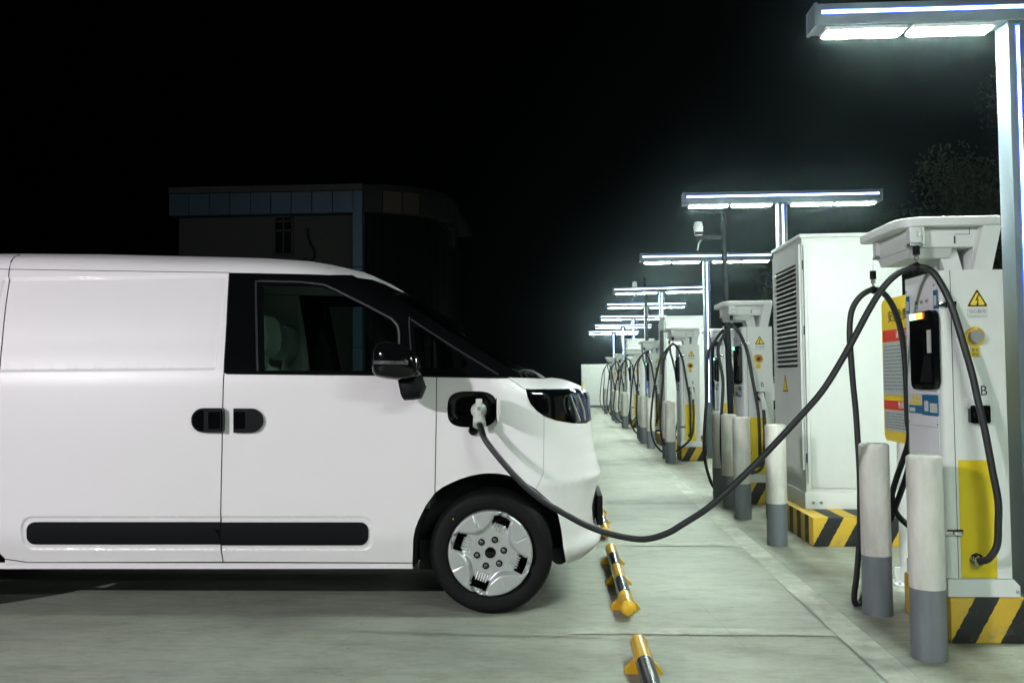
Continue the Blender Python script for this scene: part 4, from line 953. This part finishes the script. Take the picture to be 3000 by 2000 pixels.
# ----- wheel
def wheel(name, c, flip=1, detail=True):
    r = MB(); Rr = .3255
    prof = [(.226, .012), (.232, .002), (.250, -.004), (.285, -.006), (.300, -.001), (.3130, .012), (.3195, .026), (.3250, .045), (.3255, .10), (.3250, .155), (.3195, .175), (.300, .20), (.232, .20), (.226, .19)]
    n = 96; vs = []
    for rr, h_ in prof:
        for k in range(n): t = 2*math.pi*k/n; vs.append((rr*math.cos(t), h_, rr*math.sin(t)))
    r.add(vs, [[i*n+k, i*n+(k+1) % n, (i+1)*n+(k+1) % n, (i+1)*n+k] for i in range(len(prof)-1) for k in range(n)], 0, True)
    if detail:   # tread blocks on the shoulder
        for k in range(84):
            t = 2*math.pi*k/84; ct, st_ = math.cos(t), math.sin(t); tx, tz = -st_, ct; w_ = .0075; v = []
            for rr, h_ in ((.3085, .006), (.3178, .018), (.3232, .032), (.3272, .050), (.3280, .150)):
                for sg in (-1, 1): v.append((rr*ct+tx*w_*sg, h_-.0015, rr*st_+tz*w_*sg))
            r.add(v, [[2*i, 2*i+1, 2*i+3, 2*i+2] for i in range(4)], 0, False)
            v2 = []
    o = empty(name, Vector(c)-V0); o.parent = VAN
    if flip < 0: o.rotation_euler = (0, 0, math.pi)
    r.build('tyre', M_RUB, o)
    # hubcap relief
    q = MB(); NA, NR = 288, 64; Rc = .222; ph0 = R(70)
    def win(rr, th):   # signed measure of the four windows (positive inside)
        k = (th-ph0+math.pi/4) % (math.pi/2)-math.pi/4
        t_ = abs(k)*rr/Rc; ra = rr/Rc
        dx = t_-.205; dr = abs(ra-.785)-.095
        return -max(dx, dr), k, ra, t_
    def hgt(rr, th):
        wv, k, ra, t_ = win(rr, th)
        # raised outer shields between the windows, channel along the window spokes
        ka = (th-R(24)+math.pi/4) % (math.pi/2)-math.pi/4
        edge = .50+.55*abs(ka/ (math.pi/4))**2.2*1.0      # shield inner boundary
        sh = min(1, max(0, (ra-edge+.03)/.14)); sh = sh*sh*(3-2*sh)
        base = -.010*(1-ra*ra)*0+.012*ra*ra-.012
        cen = -.010*math.exp(-(ra/.42)**4)
        y = -(.004+.026*sh)*1.0-cen*.3-.004*math.sqrt(max(0, 1-ra*ra))
        if ra > .97: y += (ra-.97)/.03*.010
        # radial groove on shields
        g = abs(ka*rr+.0)-.0025
        if .68 < ra < .995 and g < .003: y += .004*max(0, min(1, (.003-g)/.003))
        # ribs inboard of windows
        if .50 < ra < .70 and t_ < .165:
            y += .003
        # lip round window
        if -.05 < wv < 0: y += .010*(1+wv/.05)
        return y
    idx = {}; vs = []; fs = []
    for i in range(NR+1):
        rr = Rc*(i/NR)**.9
        for k in range(NA):
            th = 2*math.pi*k/NA; vs.append((rr*math.cos(th), hgt(rr, th), rr*math.sin(th)))
    for i in range(NR):
        for k in range(NA):
            rm = Rc*((i+.5)/NR)**.9; th = 2*math.pi*(k+.5)/NA; wv = win(rm, th)[0]
            if wv > .0 : continue
            fs.append([i*NA+k, i*NA+(k+1) % NA, (i+1)*NA+(k+1) % NA, (i+1)*NA+k])
    q.add(vs, fs, 0, True); q.lathe([(.2219, -.003), (.2225, .02)], (0, 0, 0), 'y', n=72)
    for w4 in range(4):
        a = ph0+w4*math.pi/2; er = Vector((math.cos(a), 0, math.sin(a))); et = Vector((-math.sin(a), 0, math.cos(a)))
        for j in range(5):
            t0 = (j-2)*.0135; p0 = er*.116+et*t0; p1 = er*.152+et*t0
            q.tube([p0+Vector((0, -.003, 0)), p0*.97+p1*.03+Vector((0, -.007, 0)), p1+Vector((0, -.010, 0)), p1+er*.003+Vector((0, -.004, 0))], .0038, 0, 8)
    hc = q.build('hubcap', M_SILV, o)
    MB().lathe([(0, -.012), (.020, -.0115), (.028, -.008), (.030, .0)], (0, -.004, 0), 'y', n=40).build('centre_cap', M_BLK, hc)
    for k in range(6):
        a = R(10+60*k); p = (.0715*math.cos(a), -.004, .0715*math.sin(a))
        MB().lathe([(.0165, -.003), (.0180, -.0055), (.0170, -.0085), (.0145, -.0075)], p, 'y', 0, 24).lathe([(.0145, -.0060), (0, -.0060)], p, 'y', 0, 24).lathe([(.0105, -.006), (.0100, -.012), (.006, -.0145), (0, -.015)], p, 'y', 1, 20).build('lug_nut', [M_BLK, M_NUT], hc)
    MB().lathe([(.225, .02), (.21, .05), (.205, .12), (.0, .12)], (0, 0, 0), 'y', n=48).build('rim', M_PLA, o)
    for nm, a, rr, m in (('paint_dot', 111-90+25, .205, M_SRED),): 
        a = R(-56); MB().lathe([(0, -.002), (.0042, -.002), (.0042, .002)], (.203*math.cos(a), -.0165, .203*math.sin(a)), 'y', n=12).build(nm, M_SRED, hc)
    a = R(138); MB().lathe([(.0022, -.001), (.0042, -.001), (.0045, .001)], (.262*math.cos(a), -.0055, .262*math.sin(a)), 'y', n=12).build('paint_dot', M_SYEL, o)
    return o
WC = D(1127, 1267.5, 4.70); wz = .3255
W1 = wheel('wheel', (WC.x, 4.685, wz))
def wcopy(c, flip):
    o = copy_tree(W1, VAN); o.location = Vector(c)-V0; o.rotation_euler = (0, R(33), math.pi if flip < 0 else 0); return o
wcopy((WC.x, 2*YCT-4.685, wz), -1); wcopy((rc[0], 4.685, wz), 1); wcopy((rc[0], 2*YCT-4.685, wz), -1)
# ----- arch liners, underbody, interior
b = MB(); ax = VP(ARCH)
for ap in (ax, [(rc[0]+.40*math.cos(R(a)), rc[1]+.40*math.sin(R(a))) for a in range(190, -11, -10)]):
    for sg in (0, 1):
        A0 = [Vector((x, float(S(x, z))+.002, z)) for x, z in ap]; A1 = [Vector((x, YS+.36, z)) for x, z in ap]
        vs = A0+A1
        if sg: vs = [Vector((v.x, 2*YCT-v.y, v.z)) for v in vs]
        b = MB(); n = len(ap); b.add([v-V0 for v in vs], [[i, i+1, n+i+1, n+i] for i in range(n-1)], 0, True)
        b.add([v-V0 for v in vs[n:]], [list(range(n))], 0)
        b.build('wheel_arch_liner', M_DRK, VAN)
u = MB(); gz = .27
def ub(x0, x1, y0, y1, z0, z1, mi=0): u.box(x0-V0.x, x1-V0.x, y0-V0.y, y1-V0.y, z0, z1, mi)
ub(-3.0, WC.x-.44, YS+.09, 2*YCT-YS-.09, gz, gz+.10); ub(WC.x-.44, .02, YS+.37, 2*YCT-YS-.37, .24, .60); ub(XR+.1, -3.84, YS+.2, 2*YCT-YS-.2, .30, .45)
ub(-3.84, -3.0, YS+.37, 2*YCT-YS-.37, .30, .45)
ub(WC.x-.40, WC.x-.31, YS+.20, YS+.36, .20, .36); u.cyl(Vector((WC.x, YS+.15, wz))-V0, Vector((WC.x, 2*YCT-YS-.15, wz))-V0, .04, 0); u.cyl(Vector((WC.x+.36, YS+.22, .27))-V0, Vector((WC.x+.36, YS+.30, .27))-V0, .045, 0)
u.build('underbody', M_DRK, VAN)
u = MB(); ub(-2.12, -2.08, YS+.24, 2*YCT-YS-.24, .45, 1.70); ub(-1.86, -.70, YS+.06, 2*YCT-YS-.06, .55, .60); ub(-.92, -.25, YS+.16, 2*YCT-YS-.16, .80, 1.21); u.build('cab_interior', M_DASH, VAN)
def seat(cy, cx):
    r_ = MB()
    def sec(pts, w_, mi=0): r_.prism([(x-V0.x, z) for x, z in pts], 'y', cy-w_-V0.y, cy+w_-V0.y, mi)
    x = cx
    sec([(x-.16, 1.30), (x-.10, 1.34), (x-.04, 1.30), (x+.04, 1.02), (x+.12, .78), (x+.0, .72), (x-.12, .80), (x-.18, 1.05)], .24)
    sec([(x-.10, 1.38), (x-.085, 1.53), (x-.055, 1.60), (x-.02, 1.61), (x+.012, 1.57), (x+.026, 1.48), (x+.018, 1.41), (x-.03, 1.365)], .13)
    sec([(x-.05, 1.40), (x-.06, 1.30), (x-.03, 1.30), (x-.02, 1.40)], .06)
    sec([(x-.05, .80), (x+.40, .86), (x+.45, .80), (x+.42, .70), (x-.05, .66)], .25)
    return r_.build('seat', M_SEAT, VAN, bevel=.02)
seat(5.0, D(622, 800, 5.0).x); seat(5.92, D(668, 800, 5.92).x)
sw = MB(); cc = Vector((-.86, 5.92, 1.12))-V0
P = [cc+Vector((.05*math.sin(t)*-1*.6, .18*math.cos(t), .17*math.sin(t))) for t in [2*math.pi*k/24 for k in range(25)]]
sw.tube(P, .014, 0, 8); sw.build('steering_wheel', M_PLA, VAN)
# grille block, plate, wipers
g = MB(); gx = float(np.interp(.55, FZ, FX))
out = []
z0g, z1g = V(1366, 1238)[1], V(1366, 1112)[1]
NG = 13
vs = []
for j in range(NG):
    z = z0g+(z1g-z0g)*j/(NG-1); xf = float(np.interp(z, FZ, FX)); bul = .022*math.sin(math.pi*j/(NG-1))
    for i in range(17):
        v_ = -1+2*i/16; yy = .40*v_; sag = -.05*abs(v_)**3
        vs.append((xf-.012+bul*(1-abs(v_)**4)+sag-V0.x, yy, z))
g.add(vs, [[j*17+i, j*17+i+1, (j+1)*17+i+1, (j+1)*17+i] for j in range(NG-1) for i in range(16)], 0, True)
g.build('grille', M_PLA, VAN)
zp0, zp1 = D(1376, 1193, 5.45).z, D(1376, 1128, 5.45).z; xp = D(1381, 1160, 5.45).x
MB().box(xp-.035-V0.x, xp-V0.x, -.25, .25, zp0, zp1, bev=.004).build('plate_holder', M_PLA, VAN)
wp = MB()
for Yw, pts in ((4.95, [(1193, 852), (1205, 849.5), (1222, 850), (1240, 860), (1252, 869)]), (5.05, [(1200, 856), (1218, 853), (1235, 858), (1243, 864)]), (5.0, [(1222, 850), (1228, 853), (1240, 865), (1250, 869)])):
    wp.tube([D(a, b_, Yw)-V0 for a, b_ in pts], .004, 0, 6)
wp.build('wiper', M_STE, VAN)

# parked vans of the opposite row, seen in slivers between the chargers
for k, (x, y, lab) in enumerate(((3.75, 15.3, 'white van parked beyond the chargers, a sliver seen right of the second charger'), (3.9, 20.0, 'white van parked far beyond the chargers, behind the third lamp post'))):
    c = copy_tree(VAN, skip=('underbody', 'seat', 'steering_wheel', 'wiper')); c.rotation_euler = (0, 0, math.pi); c.location = (x+1.8, y, 0); tag(c, lab, 'van')

# ------------------------------------------------------------------ building behind the van
M_WALL = mat('dark_render_wall', (.055, .058, .056), .85, var=.15, vscale=1.5, bump=.2, bscale=8)
M_BPAN = mat('blue_metal_panel', (.055, .115, .165), .45, .2, var=.15, vscale=2)
M_BRN = mat('brown_metal_panel', (.035, .026, .016), .6)
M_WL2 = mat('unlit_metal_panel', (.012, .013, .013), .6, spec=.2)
M_DGL = mat('dark_glazing', (.002, .0025, .003), .5, spec=.05)
YB = 26.0
def b2(x, y): p = D(x, y, YB); return p.x, p.z
r = empty('building', (-7, YB, 0)); tag(r, 'dark low building with blue panelled parapet behind the van', 'building')
O = Vector((-7, YB, 0))
def bb(name, x0, x1, z0, z1, y0, y1, m, parent=r, bev=0): return MB().box(x0-O.x, x1-O.x, y0, y1, z0, z1, 0, bev).build(name, m, parent)
xl, zt = b2(388, 431); xr, zb = b2(833, 487); _, zg = b2(833, 438)
xw, _ = b2(400, 500); xp0, _ = b2(811, 500)
bb('wall', xw, xp0-.02, 0, zb-.02, .35, 9, M_WALL)
# parapet panels, the right ones turning a curved corner
nP = 9; pw = (xp0-xl)/nP
for i in range(nP): bb('parapet_panel', xl+pw*i+.012, xl+pw*(i+1)-.012, zb, zg, 0, .3, M_BPAN)
bb('parapet_panel', xp0+.012, xr-.012, zb, zg, -.02, .3, M_BPAN)
bb('coping', xl, xr, zg+.02, zt, -.03, 9, M_WALL); bb('parapet_backing', xl+.02, xr, zb+.01, zg, .31, 9, M_WALL)
rad = 2.5
for i in range(6):
    a0, a1 = R(90-13.5*i-.25), R(90-13.5*(i+1)+.25); q = []
    cx, cy = xr, rad
    for a, rr in ((a0, rad), (a1, rad), (a1, rad-.3), (a0, rad-.3)): q.append((cx+rr*math.cos(a)-O.x, cy-rr*math.sin(a)))
    MB().prism(q, 'z', zb, zg).build('parapet_panel', M_BRN if i in (1, 2) else M_WL2, r)
q = [(xr-O.x, 9)]+[(xr+(rad-.1)*math.cos(R(a))-O.x, rad-(rad-.1)*math.sin(R(a))) for a in range(90, -1, -6)]+[(xr+rad-.1-O.x, 9)]
MB().prism(q, 'z', zg+.01, zt).build('coping', M_WL2, r)
q = [(xr-O.x, 8.9)]+[(xr+(rad-.5)*math.cos(R(a))-O.x, rad-(rad-.5)*math.sin(R(a))) for a in range(90, -1, -6)]+[(xr+rad-.5-O.x, 8.9)]
g_ = MB().prism(q, 'z', 0, zb-.01)
g_.build('curved_glazing', M_DGL, r)
mu = MB()
for a in range(84, 10, -12): cx, cy = xr+(rad-.48)*math.cos(R(a))-O.x, rad-(rad-.48)*math.sin(R(a)); mu.box(cx-.02, cx+.02, cy-.03, cy+.02, 0, zb-.02)
mu.build('mullions', mat('dark_mullion', (.004, .004, .005), .8, spec=.05), r)
for z0, z1 in ((0, 2.2), (2.22, b2(820, 613)[1]-.01), (b2(820, 613)[1]+.01, zb-.01)): bb('column_cladding', xp0, xr-.01, z0, z1, -.04, .34, M_BPAN)
x1, z1 = b2(622, 492); x2, z2 = b2(666, 582)
w_ = bb('window', x1, x2, z2, z1, .30, .345, M_DGL); 
fr = MB(); xm = x1+(x2-x1)*.5; zm = z2+(z1-z2)*.62
for a in ((x1, x1+.05, z2, z1), (x2-.05, x2, z2, z1), (xm-.02, xm+.02, z2, z1), (x1, x2, z2, z2+.05), (x1, x2, z1-.05, z1), (x1, x2, zm-.03, zm+.03), (x1, x2, z2+(z1-z2)*.84, z2+(z1-z2)*.88)): fr.box(a[0]-O.x, a[1]-O.x, .27, .299, a[2], a[3])
fr.build('window_frame', M_WALL, w_)
x1, z1 = b2(628, 583); 
ac = empty('air_conditioner', (x1+.5, YB, z1-.75)); tag(ac, 'air conditioner unit mounted under the building window', 'air conditioner')
MB().box(-.45, .45, -.02, .30, 0, .62, bev=.02).lathe([(.24, -.03), (.20, -.03), (.20, -.022), (.0, -.022)], (-.12, 0, .31), 'y', 1, 28).build('casing', [M_WALL, M_DGL], ac)
MB().box(-.4, -.35, -.0, .34, -.06, -.005).box(.35, .4, 0, .34, -.06, -.005).build('bracket', M_WALL, ac)
P = [D(a, b_, YB+.30) for a, b_ in ((708, 525), (707, 540), (713, 560), (722, 575), (722, 590), (712, 600), (690, 604))]
t = MB().tube(spline([p-O for p in P], 5), .04, 0, 8).build('wall_pipe', M_WL2, r)
for dx0, dx1, dy0 in ((1001, 1010, 500), (1012, 1026, 515)):
    a, zz = D(dx0, dy0, YB+4.0).x, D(dx0, dy0, YB+4.0).z; c = D(dx1, dy0, YB+4.0).x; bb('column_cladding', a, c, 0, zz, 4.0, 4.4, M_BPAN if dx0 == 1001 else M_WL2)
a = D(1028, 528, YB+4.0); c = D(1045, 568, YB+4.0); bb('duct', a.x, c.x, c.z, a.z, 3.9, 4.4, M_WL2)

# ------------------------------------------------------------------ trees at the right
def tree(x, y, h, rad, seed, lab, z0=1.0):
    rnd = random.Random(seed); r = empty('tree', (x, y, 0)); tag(r, lab, 'tree', 'dark trees beyond the lamps')
    b = MB(); tr = [Vector((0, 0, 0)), Vector((.1, .05, h*.25)), Vector((.0, .1, h*.5)), Vector((.15, 0, h*.8))]
    b.tube(spline(tr, 4), [.20-.012*i for i in range(13)], 0, 10)
    cl = []
    for i in range(30):
        a = rnd.uniform(0, 6.28); zz = rnd.uniform(z0+.6, h*.97); t = (zz-z0)/(h-z0); rr = rad*math.sqrt(max(.03, 1-(2*t-.85)**2))*rnd.uniform(.35, 1)
        c = Vector((rr*math.cos(a), rr*math.sin(a), zz)); cl.append((c, rnd.uniform(.45, .85)))
        if i < 16: b.tube(spline([Vector((0, .05, zz*.5)), c*.5+Vector((0, 0, zz*.35)), c], 3), [.05, .045, .04, .03, .02, .015, .01], 0, 6)
    b.build('trunk', mat('bark', (.06, .05, .04), .9) if 'bark' not in MATS else MATS['bark'], r)
    f = MB()
    for c, s in cl:
        for _ in range(520):
            d = Vector((rnd.gauss(0, 1), rnd.gauss(0, 1), rnd.gauss(0, .8))).normalized()*s*rnd.uniform(.35, 1.08)**.6; p = c+d
            u_ = Vector((rnd.gauss(0, 1), rnd.gauss(0, 1), rnd.gauss(0, 1))).normalized(); v_ = u_.cross(Vector((rnd.random(), rnd.random(), rnd.random()+.1))).normalized(); l = rnd.uniform(.022, .05)
            f.add([p-u_*l, p+v_*l*.45, p+u_*l, p-v_*l*.45], [[0, 1, 2, 3]])
    f_o = bpy.data.meshes.new('crown'); f_o.from_pydata(f.v, [], f.f); f_o.materials.append(MATS.get('leaf') or mat('leaf', (.020, .032, .014), .8, var=.5, vscale=1.2)); o = bpy.data.objects.new('crown', f_o); COL.objects.link(o); o.parent = r
tree(6.9, 15.5, 4.9, 1.55, 1, 'dark rounded tree above the canopy of the nearest charger')
tree(9.0, 16.0, 7.2, 1.9, 2, 'taller dark tree left of the nearest lamp post')
tree(4.9, 17.5, 3.4, 1.0, 3, 'low dark tree behind the tall louvred cabinet')

# ------------------------------------------------------------------ night haze / drizzle
hm = bpy.data.materials.new('haze'); hm.use_nodes = True; nt = hm.node_tree; nt.nodes.remove(nt.nodes['Principled BSDF'])
pv = nt.nodes.new('ShaderNodeVolumePrincipled'); pv.inputs['Color'].default_value = (.72, .92, 1.0, 1); pv.inputs['Density'].default_value = .0014; pv.inputs['Anisotropy'].default_value = .972
nt.links.new(pv.outputs[0], nt.nodes['Material Output'].inputs['Volume'])
hz_ = MB().box(-79, 79, -39, 119, -1, 10).build('haze', hm); tag(hz_, kind='stuff')
